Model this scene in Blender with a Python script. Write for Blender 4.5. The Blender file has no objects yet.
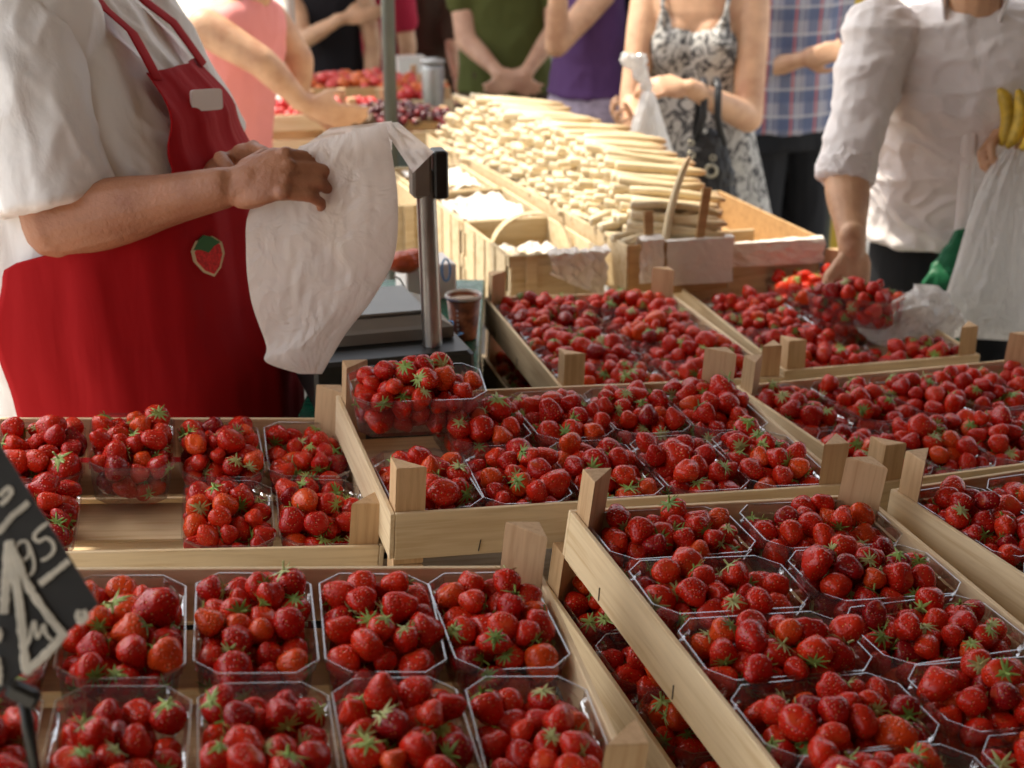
import bpy, math, random
import numpy as np
from mathutils import Vector, Matrix, noise
R = math.radians
random.seed(7)
rng = np.random.default_rng(11)
scene = bpy.context.scene
col = scene.collection
CAMZ, PITCH, FPX = 1.68, 0.33, 1435.0
CAM = Vector((0, 0, CAMZ))
FW = Vector((0, math.cos(PITCH), -math.sin(PITCH)))
UP = Vector((0, math.sin(PITCH), math.cos(PITCH)))

def ray(px, py):
    return FW + Vector(((px - 512) / FPX, 0, 0)) - UP * ((py - 384) / FPX)
def at(px, py, y):
    """world point at distance y in front of the camera seen at a pixel of the photograph"""
    d = ray(px, py)
    return CAM + d * (y / d.y)
def atz(px, py, z):
    d = ray(px, py)
    return CAM + d * ((z - CAMZ) / d.z)
def pxm(y):  # metres per pixel at distance y (approx)
    return y / FPX

# ---------------------------------------------------------------- materials
MATS = {}
class NT:
    def __init__(self, name):
        self.m = bpy.data.materials.new(name); self.m.use_nodes = True
        self.t = self.m.node_tree; self.t.nodes.clear()
        self.out = self.n('ShaderNodeOutputMaterial')
    def n(self, typ, **kw):
        nd = self.t.nodes.new(typ)
        for k, v in kw.items():
            if k.startswith('i_'):
                nd.inputs[k[2:].replace('_', ' ')].default_value = v
            else: setattr(nd, k, v)
        return nd
    def l(self, a, b): self.t.links.new(a, b)
    def bsdf(self, color=None, rough=.6, **kw):
        b = self.n('ShaderNodeBsdfPrincipled')
        if color is not None: b.inputs['Base Color'].default_value = (*color, 1)
        b.inputs['Roughness'].default_value = rough
        for k, v in kw.items(): b.inputs[k].default_value = v
        self.l(b.outputs[0], self.out.inputs[0]); self.b = b
        return b
    def noise(self, scale, detail=4, vec=None, rough=.55, dist=0.):
        nd = self.n('ShaderNodeTexNoise'); nd.inputs['Scale'].default_value = scale
        nd.inputs['Detail'].default_value = detail; nd.inputs['Roughness'].default_value = rough
        nd.inputs['Distortion'].default_value = dist
        if vec is not None: self.l(vec, nd.inputs['Vector'])
        return nd
    def obj(self, scale=(1, 1, 1), src='Object'):
        tc = self.n('ShaderNodeTexCoord'); mp = self.n('ShaderNodeMapping')
        mp.inputs['Scale'].default_value = scale
        self.l(tc.outputs[src], mp.inputs[0]); return mp.outputs[0]
    def ramp(self, fac, stops, interp='LINEAR'):
        r = self.n('ShaderNodeValToRGB'); r.color_ramp.interpolation = interp
        e = r.color_ramp.elements
        while len(e) < len(stops): e.new(.5)
        for i, (p, c) in enumerate(stops): e[i].position = p; e[i].color = (*c, 1) if len(c) == 3 else c
        self.l(fac, r.inputs[0]); return r.outputs[0]
    def bump(self, h, dist=.001, strength=1.0, nrm=None):
        b = self.n('ShaderNodeBump'); b.inputs['Distance'].default_value = dist; b.inputs['Strength'].default_value = strength
        self.l(h, b.inputs['Height'])
        if nrm is not None: self.l(nrm, b.inputs['Normal'])
        return b.outputs[0]
    def mix(self, fac, a, b, mode='MIX'):
        m = self.n('ShaderNodeMix', data_type='RGBA', blend_type=mode)
        if isinstance(fac, (int, float)): m.inputs[0].default_value = fac
        else: self.l(fac, m.inputs[0])
        for v, i in ((a, 6), (b, 7)):
            if isinstance(v, tuple): m.inputs[i].default_value = (*v, 1) if len(v) == 3 else v
            else: self.l(v, m.inputs[i])
        return m.outputs[2]
    def math(self, op, a, b=0.):
        m = self.n('ShaderNodeMath', operation=op)
        for v, i in ((a, 0), (b, 1)):
            if isinstance(v, (int, float)): m.inputs[i].default_value = v
            else: self.l(v, m.inputs[i])
        return m.outputs[0]

def wood(name, c1, c2, grain=(3, 60, 60), rough=.7, knots=False, spots=0.):
    t = NT(name); b = t.bsdf(c1, rough)
    oi = t.n('ShaderNodeObjectInfo')
    tc = t.n('ShaderNodeTexCoord')
    add = t.n('ShaderNodeVectorMath', operation='ADD')
    sc = t.n('ShaderNodeVectorMath', operation='SCALE'); sc.inputs['Scale'].default_value = 13.
    cmb = t.n('ShaderNodeCombineXYZ')
    t.l(oi.outputs['Random'], cmb.inputs[0]); t.l(oi.outputs['Random'], cmb.inputs[1]); t.l(oi.outputs['Random'], cmb.inputs[2])
    t.l(cmb.outputs[0], sc.inputs[0]); t.l(tc.outputs['Object'], add.inputs[0]); t.l(sc.outputs[0], add.inputs[1])
    mp = t.n('ShaderNodeMapping'); mp.inputs['Scale'].default_value = grain; t.l(add.outputs[0], mp.inputs[0])
    n1 = t.noise(1.6, 6, mp.outputs[0], .6, .4)
    n2 = t.noise(4, 3, add.outputs[0])
    c = t.ramp(n1.outputs[0], [(.3, c2), (.52, c1), (.75, tuple(min(1, x * 1.12) for x in c1))])
    c = t.mix(t.math('MULTIPLY', n2.outputs[0], .35), c, tuple(x * .72 for x in c2))
    if knots:
        v = t.n('ShaderNodeTexVoronoi'); v.inputs['Scale'].default_value = 5.; t.l(add.outputs[0], v.inputs[0])
        k = t.ramp(v.outputs['Distance'], [(.012, (.8, .8, .8)), (.035, (0, 0, 0))])
        c = t.mix(k, c, (c2[0] * .4, c2[1] * .3, c2[2] * .2))
    hv = t.n('ShaderNodeHueSaturation'); t.l(c, hv.inputs['Color'])
    t.l(t.math('ADD', t.math('MULTIPLY', oi.outputs['Random'], .22), .87), hv.inputs['Value'])
    t.l(hv.outputs[0], b.inputs['Base Color'])
    t.l(t.bump(n1.outputs[0], .0006, .6), b.inputs['Normal'])
    return t.m

def simple(name, c, rough=.5, nscale=0, namt=.15, bump=0., bscale=80, **kw):
    t = NT(name); b = t.bsdf(c, rough, **kw)
    v = t.obj()
    if nscale:
        n = t.noise(nscale, 4, v)
        t.l(t.ramp(n.outputs[0], [(.3, tuple(x * (1 - namt) for x in c)), (.7, tuple(min(1, x * (1 + namt)) for x in c))]), b.inputs['Base Color'])
    if bump:
        n = t.noise(bscale, 3, v)
        t.l(t.bump(n.outputs[0], bump), b.inputs['Normal'])
    return t.m

def fabric(name, c, rough=.85, fold=.006, fs=9., weave=1, c2=None, stretch=(1, 1, .5), trans=0.):
    """cloth: soft folds as bump, a fine weave, faint tone variation"""
    t = NT(name); b = t.bsdf(c, rough)
    b.inputs['Sheen Weight'].default_value = .0; b.inputs['Specular IOR Level'].default_value = .2
    v = t.obj(stretch)
    n = t.noise(fs, 3, v, .5, .8)
    n3 = t.noise(fs * 3.1, 3, v, .5, .5)
    h = t.math('ADD', n.outputs[0], t.math('MULTIPLY', n3.outputs[0], .3))
    nb = t.bump(h, fold)
    if weave:
        w = t.noise(900, 1, t.obj()); nb = t.bump(w.outputs[0], .0003, .5, nb)
    t.l(nb, b.inputs['Normal'])
    n2 = t.noise(3, 3, t.obj())
    t.l(t.mix(t.math('MULTIPLY', n2.outputs[0], .5), c, c2 or tuple(x * .82 for x in c)), b.inputs['Base Color'])
    if trans:
        tr = t.n('ShaderNodeBsdfTranslucent'); tr.inputs[0].default_value = (*c, 1)
        mx = t.n('ShaderNodeMixShader'); mx.inputs[0].default_value = trans
        t.l(b.outputs[0], mx.inputs[1]); t.l(tr.outputs[0], mx.inputs[2]); t.l(mx.outputs[0], t.out.inputs[0])
    return t.m

def plastic_film(name, tint=(.95, .95, .95), alpha=.25, gloss=.12, rough=.12, bump=.0, bs=30, diffuse=(.8, .8, .8), transl=.5, fres=.55, crease=0.):
    """thin film: part clear, part milky, fresnel sheen"""
    t = NT(name)
    tr = t.n('ShaderNodeBsdfTransparent'); tr.inputs[0].default_value = (*tint, 1)
    df = t.n('ShaderNodeBsdfDiffuse'); df.inputs[0].default_value = (*diffuse, 1)
    tl = t.n('ShaderNodeBsdfTranslucent'); tl.inputs[0].default_value = (*diffuse, 1)
    gl = t.n('ShaderNodeBsdfGlossy'); gl.inputs['Roughness'].default_value = rough
    m0 = t.n('ShaderNodeMixShader'); m0.inputs[0].default_value = transl
    t.l(df.outputs[0], m0.inputs[1]); t.l(tl.outputs[0], m0.inputs[2])
    m1 = t.n('ShaderNodeMixShader'); m1.inputs[0].default_value = alpha
    t.l(tr.outputs[0], m1.inputs[1]); t.l(m0.outputs[0], m1.inputs[2])
    lw = t.n('ShaderNodeLayerWeight'); lw.inputs[0].default_value = .28
    f = t.math('ADD', t.math('MULTIPLY', lw.outputs['Fresnel'], fres), gloss * .4)
    m2 = t.n('ShaderNodeMixShader'); t.l(f, m2.inputs[0]); t.l(m1.outputs[0], m2.inputs[1]); t.l(gl.outputs[0], m2.inputs[2])
    t.l(m2.outputs[0], t.out.inputs[0])
    if bump:
        n = t.noise(bs, 3, t.obj(), .5, 1.2); nb = t.bump(n.outputs[0], bump)
        if crease:
            ad = t.n('ShaderNodeVectorMath', operation='ADD'); t.l(t.obj(), ad.inputs[0]); sc_ = t.n('ShaderNodeVectorMath', operation='SCALE'); sc_.inputs['Scale'].default_value = .05
            t.l(n.outputs['Color'], sc_.inputs[0]); t.l(sc_.outputs[0], ad.inputs[1])
            for q_, k_ in ((crease, 1.), (crease * 2.3, .4)):
                vo = t.n('ShaderNodeTexVoronoi'); vo.inputs['Scale'].default_value = q_; t.l(ad.outputs[0], vo.inputs[0])
                nb = t.bump(vo.outputs['Distance'], .0085 * k_, .7, nb)
        for s in (gl, df, tl): t.l(nb, s.inputs['Normal'])
        t.l(nb, lw.inputs['Normal'])
    return t.m

M = {}
M['wood'] = wood('pale_poplar_wood', (.82, .65, .41), (.66, .47, .25), (4, 70, 70), knots=True)
M['woodY'] = wood('pale_poplar_wood_cross', (.82, .65, .41), (.66, .47, .26), (70, 4, 70), knots=True)
M['post'] = wood('pine_post_wood', (.62, .41, .22), (.50, .30, .14), (90, 90, 6))
M['steel'] = simple('brushed_steel', (.42, .42, .40), .35, 30, .15, Metallic=.9)
M['wire'] = simple('staple_wire', (.12, .11, .10), .45, Metallic=.8)
M['punnet'] = plastic_film('clear_punnet_plastic', (.93, .93, .93), .05, .10, .08, .0015, 45)
M['rim'] = plastic_film('clear_punnet_rim', (.86, .86, .86), .02, .0, .20, fres=.30)
M['black'] = simple('black_plastic', (.012, .014, .013), .4, 20, .3)
M['stand'] = simple('dark_stand_cloth', (.02, .022, .02), .8, 20, .3)

def berry_mat():
    t = NT('strawberry_skin'); b = t.bsdf((.5, .02, .02), .27)
    a = t.n('ShaderNodeAttribute', attribute_name='bco')
    tint = t.n('ShaderNodeAttribute', attribute_name='tint')
    v = t.n('ShaderNodeTexVoronoi'); v.inputs['Scale'].default_value = 4.2; v.inputs['Randomness'].default_value = .55
    t.l(a.outputs['Vector'], v.inputs[0])
    seed = t.ramp(v.outputs['Distance'], [(.12, (1, 1, 1)), (.19, (0, 0, 0))])
    pit = t.ramp(v.outputs['Distance'], [(.08, (.35, .35, .35)), (.13, (0, 0, 0)), (.42, (1, 1, 1))])
    n = t.noise(1.3, 3, a.outputs['Vector'])
    n2 = t.noise(3.5, 3, tint.outputs['Color'])
    sx = t.n('ShaderNodeSeparateXYZ'); t.l(a.outputs['Vector'], sx.inputs[0])
    c = t.mix(t.math('MULTIPLY', n.outputs[0], .6), tint.outputs['Color'], t.mix(.5, tint.outputs['Color'], (.30, .004, .006)))
    # pale shoulders next to the calyx
    sh = t.ramp(t.math('ADD', sx.outputs[2], t.math('MULTIPLY', n.outputs[0], .35)), [(.80, (0, 0, 0)), (1.15, (1, 1, 1))])
    c = t.mix(t.math('MULTIPLY', sh, .55), c, (.72, .25, .06))
    c = t.mix(t.math('MULTIPLY', seed, .8), c, (.70, .36, .09))
    t.l(c, b.inputs['Base Color'])
    t.l(t.bump(pit, .003, .5), b.inputs['Normal'])
    b.inputs['Subsurface Weight'].default_value = .08
    b.inputs['Subsurface Radius'].default_value = (.006, .0015, .001)
    b.inputs['Subsurface Scale'].default_value = 1.
    b.inputs['Coat Weight'].default_value = .12; b.inputs['Specular IOR Level'].default_value = .3
    b.inputs['Coat Roughness'].default_value = .08
    t.l(t.ramp(n.outputs[0], [(.3, (.16,) * 3), (.7, (.30,) * 3)]), b.inputs['Roughness'])
    return t.m
M['berry'] = berry_mat()
def calyx_mat():
    t = NT('strawberry_calyx'); b = t.bsdf((.16, .26, .05), .55)
    a = t.n('ShaderNodeAttribute', attribute_name='tint')
    t.l(a.outputs['Color'], b.inputs['Base Color'])
    b.inputs['Subsurface Weight'].default_value = .0
    return t.m
M['calyx'] = calyx_mat()

# ---------------------------------------------------------------- mesh helpers
def new_mesh(name, V, F, mats=(), smooth=False, midx=None):
    me = bpy.data.meshes.new(name)
    me.from_pydata([tuple(v) for v in V], [], [tuple(int(i) for i in f) for f in F])
    for m in mats: me.materials.append(m)
    if midx is not None: me.polygons.foreach_set('material_index', midx)
    if smooth: me.polygons.foreach_set('use_smooth', [True] * len(me.polygons))
    me.update()
    return me
def link(name, me, parent=None, mat=None, loc=None):
    o = bpy.data.objects.new(name, me); col.objects.link(o)
    if parent is not None: o.parent = parent
    if mat is not None: o.matrix_world = mat
    if loc is not None: o.location = loc
    return o
def tag(o, label=None, cat=None, group=None, kind=None):
    if label: o['label'] = label
    if cat: o['category'] = cat
    if group: o['group'] = group
    if kind: o['kind'] = kind
    return o
def empty(name, mat=None, loc=None):
    o = bpy.data.objects.new(name, None); col.objects.link(o); o.empty_display_size = .05
    if mat is not None: o.matrix_world = mat
    if loc is not None: o.location = loc
    return o

class MB:
    """mesh builder"""
    def __init__(self): self.V = []; self.F = []; self.smooth = []
    def add(self, V, F, smooth=False):
        b = len(self.V); self.V += [Vector(v) for v in V]; self.F += [tuple(i + b for i in f) for f in F]
        self.smooth += [smooth] * len(F); return self
    def box(self, c, s, rot=None, bev=0.):
        """box centre c, full size s, slightly bevelled"""
        x, y, z = s[0] / 2, s[1] / 2, s[2] / 2
        b = min(bev, x * .6, y * .6, z * .6)
        if b <= 0:
            V = [(-x, -y, -z), (x, -y, -z), (x, y, -z), (-x, y, -z), (-x, -y, z), (x, -y, z), (x, y, z), (-x, y, z)]
            F = [(0, 3, 2, 1), (4, 5, 6, 7), (0, 1, 5, 4), (1, 2, 6, 5), (2, 3, 7, 6), (3, 0, 4, 7)]
        else:
            def ring(zz, ix, iy):
                a, c_ = x - ix, y - iy
                return [(-a + b, -c_, zz), (a - b, -c_, zz), (a, -c_ + b, zz), (a, c_ - b, zz), (a - b, c_, zz), (-a + b, c_, zz), (-a, c_ - b, zz), (-a, -c_ + b, zz)]
            rr = [ring(-z, b, b), ring(-z + b, 0, 0), ring(z - b, 0, 0), ring(z, b, b)]
            V = sum(rr, []); F = [tuple(range(7, -1, -1)), tuple(range(24, 32))]
            for k in range(3):
                for i in range(8):
                    j = (i + 1) % 8; F.append((k * 8 + i, k * 8 + j, k * 8 + 8 + j, k * 8 + 8 + i))
        Mx = Matrix.Translation(Vector(c)) @ (rot.to_4x4() if rot is not None else Matrix.Identity(4))
        return self.add([Mx @ Vector(v) for v in V], F)
    def loft(self, rings, cap=True, smooth=True, closed=True):
        n = len(rings[0]); V = [v for r in rings for v in r]; F = []
        for k in range(len(rings) - 1):
            for i in range(n if closed else n - 1):
                j = (i + 1) % n; F.append((k * n + i, k * n + j, (k + 1) * n + j, (k + 1) * n + i))
        if cap:
            F.append(tuple(range(n - 1, -1, -1))); F.append(tuple(range((len(rings) - 1) * n, len(rings) * n)))
        return self.add(V, F, smooth)
    def tube(self, pts, rad, n=10, cap=True, flat=None, upv=None):
        """tube through pts; rad number or list; flat: second radius factor"""
        pts = [Vector(p) for p in pts]
        if isinstance(rad, (int, float)): rad = [rad] * len(pts)
        rings = []; prev = None
        for i, p in enumerate(pts):
            a = pts[max(i - 1, 0)]; b = pts[min(i + 1, len(pts) - 1)]
            t = (b - a).normalized()
            if prev is None:
                u = Vector(upv) if upv is not None else (Vector((0, 0, 1)) if abs(t.z) < .9 else Vector((1, 0, 0)))
            else: u = prev
            u = (u - t * u.dot(t)).normalized(); prev = u
            w = t.cross(u)
            fl = 1 if flat is None else (flat if isinstance(flat, (int, float)) else flat[i])
            rings.append([p + u * (rad[i] * math.cos(2 * math.pi * k / n)) + w * (rad[i] * fl * math.sin(2 * math.pi * k / n)) for k in range(n)])
        return self.loft(rings, cap)
    def capsule(self, a, b, ra, rb, n=14, flat=1., upv=None):
        """tapered limb with rounded ends"""
        a = Vector(a); b = Vector(b); t = (b - a).normalized(); P = []; Rr = []
        for q in (-.98, -.85, -.6, -.3, 0): P.append(a + t * q * ra); Rr.append(ra * math.sqrt(max(1 - q * q, 0.0004)))
        for q in (0, .3, .6, .85, .98): P.append(b + t * q * rb); Rr.append(rb * math.sqrt(max(1 - q * q, 0.0004)))
        return self.tube(P, Rr, n, flat=flat, upv=upv)
    def ell(self, c, r, rot=None, nu=20, nv=14):
        V = []; F = []
        for i in range(nv + 1):
            th = math.pi * (i + .001) / (nv + .002)
            for k in range(nu):
                ph = 2 * math.pi * k / nu
                V.append(Vector((r[0] * math.sin(th) * math.cos(ph), r[1] * math.sin(th) * math.sin(ph), r[2] * math.cos(th))))
        for i in range(nv):
            for k in range(nu):
                j = (k + 1) % nu; F.append((i * nu + k, (i + 1) * nu + k, (i + 1) * nu + j, i * nu + j))
        F.append(tuple(range(nu))); F.append(tuple(range((nv + 1) * nu - 1, nv * nu - 1, -1)))
        Mx = Matrix.Translation(Vector(c)) @ (rot.to_4x4() if rot is not None else Matrix.Identity(4))
        return self.add([Mx @ v for v in V], F, True)
    def mesh(self, name, mat):
        me = new_mesh(name, self.V, self.F, [mat] if mat else [])
        me.polygons.foreach_set('use_smooth', self.smooth)
        return me
    def build(self, name, mat, parent=None, mw=None):
        return link(name, self.mesh(name, mat), parent, mw)

def remesh(mb, name, mat, voxel=.006, smooth=6, factor=.5, disp=None, inv=None):
    """one continuous skin from overlapping volumes: voxel remesh + smoothing"""
    me = mb.mesh(name + '_src', mat)
    o = bpy.data.objects.new('tmp', me); col.objects.link(o)
    r = o.modifiers.new('r', 'REMESH'); r.mode = 'VOXEL'; r.voxel_size = voxel; r.use_smooth_shade = True
    if smooth:
        s = o.modifiers.new('s', 'SMOOTH'); s.iterations = smooth; s.factor = factor
    dg = bpy.context.evaluated_depsgraph_get()
    me2 = bpy.data.meshes.new_from_object(o.evaluated_get(dg))
    bpy.data.objects.remove(o); bpy.data.meshes.remove(me)
    me2.name = name
    me2.materials.clear(); me2.materials.append(mat)
    if disp:
        n = len(me2.vertices); co = np.empty(n * 3); me2.vertices.foreach_get('co', co); co = co.reshape(-1, 3)
        nr = np.empty(n * 3); me2.vertices.foreach_get('normal', nr); nr = nr.reshape(-1, 3)
        co = disp(co, nr); me2.vertices.foreach_set('co', co.reshape(-1)); me2.update()
    me2.polygons.foreach_set('use_smooth', [True] * len(me2.polygons))
    return me2
# ---------------------------------------------------------------- strawberry crates
CL, CW, RAILZ, POSTZ = .60, .40, .070, .125      # long side, short side, rail top, post top
def crate_proto():
    P = {}
    t = .006
    for s, nm in ((-1, 'n'), (1, 'f')):
        P['long' + nm] = MB().box((0, s * (CW / 2 - t / 2), .040), (CL - 2 * t - .001, t, .060), bev=.0008).mesh('long_board', M['wood'])
        P['end' + nm] = MB().box((s * (CL / 2 - t / 2), 0, .041), (t, CW, .058), bev=.0008).mesh('end_board', M['woodY'])
    sl = MB()
    slats = []
    for k in range(3):
        y = (k - 1) * .130
        slats.append(MB().box((0, y, .006), (CL - .014, .104, .004), bev=.0005).mesh('bottom_slat', M['wood']))
    P['slats'] = slats
    L = .036
    posts = []
    for sx in (-1, 1):
        for sy in (-1, 1):
            x0 = sx * (CL / 2 - t - .001); y0 = sy * (CW / 2 - t - .001)
            a = (x0, y0); b = (x0 - sx * L, y0); c = (x0, y0 - sy * L)
            tri = [a, b, c] if sx * sy > 0 else [a, c, b]
            def ring(z, ins):
                cx = sum(p[0] for p in tri) / 3; cy = sum(p[1] for p in tri) / 3
                return [Vector((cx + (p[0] - cx) * ins, cy + (p[1] - cy) * ins, z)) for p in tri]
            mb = MB(); mb.loft([ring(.0005, .97), ring(.002, 1), ring(POSTZ - .0015, 1), ring(POSTZ, .95)], smooth=False)
            posts.append(mb.mesh('corner_post', M['post']))
    P['posts'] = posts
    st = []
    for s in (-1, 1):
        for x in (-.19, .0, .19):
            st.append((0 if s < 0 else 1, MB().box((x, s * (CW / 2 + .0006), .022), (.0010, .0012, .015), Matrix.Rotation(R(8), 3, 'Y')).mesh('staple', M['wire'])))
    P['staples'] = st
    return P
CP = crate_proto()
def make_crate(mw, name, label, group):
    e = empty(name, mw); tag(e, label, 'crate', group)
    b = []
    for k, nm in (('longn', 'long_board'), ('longf', 'long_board'), ('endn', 'end_board'), ('endf', 'end_board')):
        b.append(link(nm, CP[k], e))
    for me in CP['slats']: link('bottom_slat', me, e)
    for me in CP['posts']: link('corner_post', me, e)
    for i, me in CP['staples']: link('staple', me, b[i])
    return e

# fitted pose of each crate: near-left rail corner (camera frame), yaw, tilt of the display there
FIT = {
 'A': ((-.472, .853, -.634), .210, (-.111, .034), 0),
 'B': ((-.736, 1.453, -.703), .235, (-.101, .039), 0),
 'C': ((-.142, 1.535, -.687), .273, (-.058, .016), 0),
 'E': ((.263, .952, -.720), .337, (-.116, .044), 1),
 'D': ((.080, 2.248, -.776), .232, (-.029, -.017), 1),
 'F': ((.521, 1.882, -.794), .390, (-.060, .030), 0),
 'H': ((.500, 2.497, -.830), .242, (-.004, .026), 1),
 'I': ((.642, 1.300, -.735), .430, (-.070, .040), 0),
}
CR = {}
def crate_matrix(o, yaw, tilt, rot, dz=0., shift=(0, 0)):
    n = Vector((-tilt[0], -tilt[1], 1)).normalized()
    u = Vector((math.cos(yaw), math.sin(yaw), 0)); u = (u - n * u.dot(n)).normalized(); v = n.cross(u)
    w, d = (CW, CL) if rot else (CL, CW)
    c = Vector(o) + Vector((0, 0, CAMZ)) + u * (w / 2 + shift[0]) + v * (d / 2 + shift[1]) - n * (RAILZ + dz)
    X, Y = (v, -u) if rot else (u, v)
    m = Matrix((( X.x, Y.x, n.x, c.x), (X.y, Y.y, n.y, c.y), (X.z, Y.z, n.z, c.z), (0, 0, 0, 1)))
    return m, u, v, n
CINFO = {
 'A': 'front wooden crate beside the price board, closest to the viewer',
 'B': 'wooden crate against the red apron, with one empty space in its front row',
 'C': 'middle wooden crate carrying a raised punnet on its left corner',
 'E': 'large wooden crate in the right foreground with a bright white left side board',
 'D': 'wooden crate just right of the coffee cup, below the paper-lined basket',
 'F': 'wooden crate right of centre, in front of the crumpled white bag',
 'H': 'wooden crate under the reaching hand and the crumpled white bag',
 'I': 'wooden crate cut off by the right edge, right of the white-sided crate',
}
LOWER = {
 'A': (.0, .0, 'lower crate hidden beneath the crate beside the price board'),
 'B': (.0, .0, 'lower crate beneath the crate against the red apron'),
 'C': (.0, .0, 'lower crate beneath the middle crate'),
 'E': (.003, .058, 'lower crate in the dark gap left of the white-sided crate'),
 'D': (.0, .01, 'lower crate right of the coffee cup, beneath the upper crate'),
 'F': (.0, .0, 'lower crate beneath the crate right of centre'),
 'H': (.0, .0, 'lower crate beneath the crate under the reaching hand'),
 'I': (.0, .0, 'lower crate beneath the crate cut off by the right edge'),
}
stand = empty('display_stand', loc=(0, 2, 0)); tag(stand, 'dark stepped display stand carrying all the stacked strawberry crates', 'stand')
bpy.context.view_layer.update()
for k, (o, yaw, tilt, rot) in FIT.items():
    m, u, v, n = crate_matrix(o, yaw, tilt, rot)
    CR[k] = m
    make_crate(m, 'strawberry_crate', CINFO[k], 'strawberry crates on the stall')
    sx, sy, lb = LOWER[k]
    m2, u, v, n = crate_matrix(o, yaw, tilt, rot, POSTZ + .0005, (sx, sy))
    CR[k + '2'] = m2
    make_crate(m2, 'strawberry_crate', lb, 'strawberry crates on the stall')
    mb = MB(); mb.box((0, 0, -.021), (CL * .98, CW * .98, .04), bev=.003)
    s = link('step', mb.mesh('step', M['stand']), stand); s.matrix_world = m2
    base = m2 @ Vector((0, 0, -.04))
    lg = MB().box((base.x, base.y, (base.z - .01) / 2), (.30, .26, base.z - .01), Matrix.Rotation(yaw, 3, 'Z'), bev=.004)
    l = link('leg', lg.mesh('leg', M['stand']), stand); l.matrix_world = Matrix.Identity(4)
# ---------------------------------------------------------------- punnets and berries
PL, PW, PH = .186, .1155, .058
def oct_ring(L, W, c, z):
    x, y = L / 2, W / 2
    return [Vector(p) for p in ((-x + c, -y, z), (x - c, -y, z), (x, -y + c, z), (x, y - c, z), (x - c, y, z), (-x + c, y, z), (-x, y - c, z), (-x, -y + c, z))]
def punnet_meshes():
    def sub(ring, k=4):
        out = []
        for i in range(8):
            a, b = ring[i], ring[(i + 1) % 8]
            for j in range(k): out.append(a.lerp(b, j / k))
        return out
    b = MB()
    rings = [sub(oct_ring(PL - .030, PW - .030, .014, .0)), sub(oct_ring(PL - .024, PW - .024, .016, .002)),
             sub(oct_ring(PL - .018, PW - .018, .018, .022)), sub(oct_ring(PL - .0165, PW - .0165, .0185, .023)),
             sub(oct_ring(PL - .0125, PW - .0125, .019, .046)), sub(oct_ring(PL - .0085, PW - .0085, .020, .0475)),
             sub(oct_ring(PL - .0075, PW - .0075, .020, PH - .001))]
    # vertical ribs
    for r in rings[1:5]:
        for i, p in enumerate(r):
            if i % 2: p.x *= .985; p.y *= .98
    b.loft(rings, cap=False, smooth=False); b.F.append(tuple(range(31, -1, -1))); b.smooth.append(False)
    r = MB()
    r.loft([oct_ring(PL - .0075, PW - .0075, .020, PH - .001), oct_ring(PL - .0065, PW - .0065, .0205, PH + .0008), oct_ring(PL - .0028, PW - .0028, .0225, PH + .0008), oct_ring(PL - .002, PW - .002, .023, PH - .0002), oct_ring(PL - .002, PW - .002, .023, PH - .0028)], cap=False, smooth=False)
    return b.mesh('punnet_shell', M['punnet']), r.mesh('punnet_rim', M['rim'])
PUN, RIM = punnet_meshes()

def pack(n, seed, over=0.):
    """berries settling in a punnet: simple position based relaxation"""
    g = np.random.default_rng(seed)
    r = g.uniform(.0118, .0170, n); r[g.random(n) < .16] *= 1.2
    p = np.column_stack([g.uniform(-.07, .07, n), g.uniform(-.035, .035, n), g.uniform(.02, .16, n)])
    for it in range(260):
        p[:, 2] -= .0011 if it < 200 else .0004
        p[:, :2] *= .9985
        for _ in range(3):
            d = p[:, None] - p[None]; dist = np.sqrt((d ** 2).sum(-1)) + 1e-9
            ov = (r[:, None] + r[None]) * .93 - dist; np.fill_diagonal(ov, -1)
            ov = np.clip(ov, 0, None)
            p += (d / dist[..., None] * (ov * .42)[..., None]).sum(1) * .8
            z = p[:, 2]
            inset = .012 * np.clip(1 - z / PH, 0, 1) + .0035 + .16 * np.clip(z - PH * .98, 0, None) - over * np.clip((z - PH * .9) / .01, 0, 1)
            hx = PL / 2 - inset - r * .92; hy = PW / 2 - inset - r * .92
            p[:, 0] = np.clip(p[:, 0], -hx, hx); p[:, 1] = np.clip(p[:, 1], -hy, hy)
            # cut corners
            q = np.abs(p[:, 0]) / hx + np.abs(p[:, 1]) / hy
            s = np.where(q > 1.78, 1.78 / q, 1); p[:, :2] *= s[:, None]
            p[:, 2] = np.maximum(p[:, 2], r * .95 + .002)
    return p, r
PACKS = [pack(n, 100 + i) for i, n in enumerate((53, 55, 51, 54, 56, 52, 55, 50, 57, 52))]

PACKS2 = [pack(n, 300 + i, .004) for i, n in enumerate((54, 57, 52, 55, 58, 53, 56, 51))]

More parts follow.
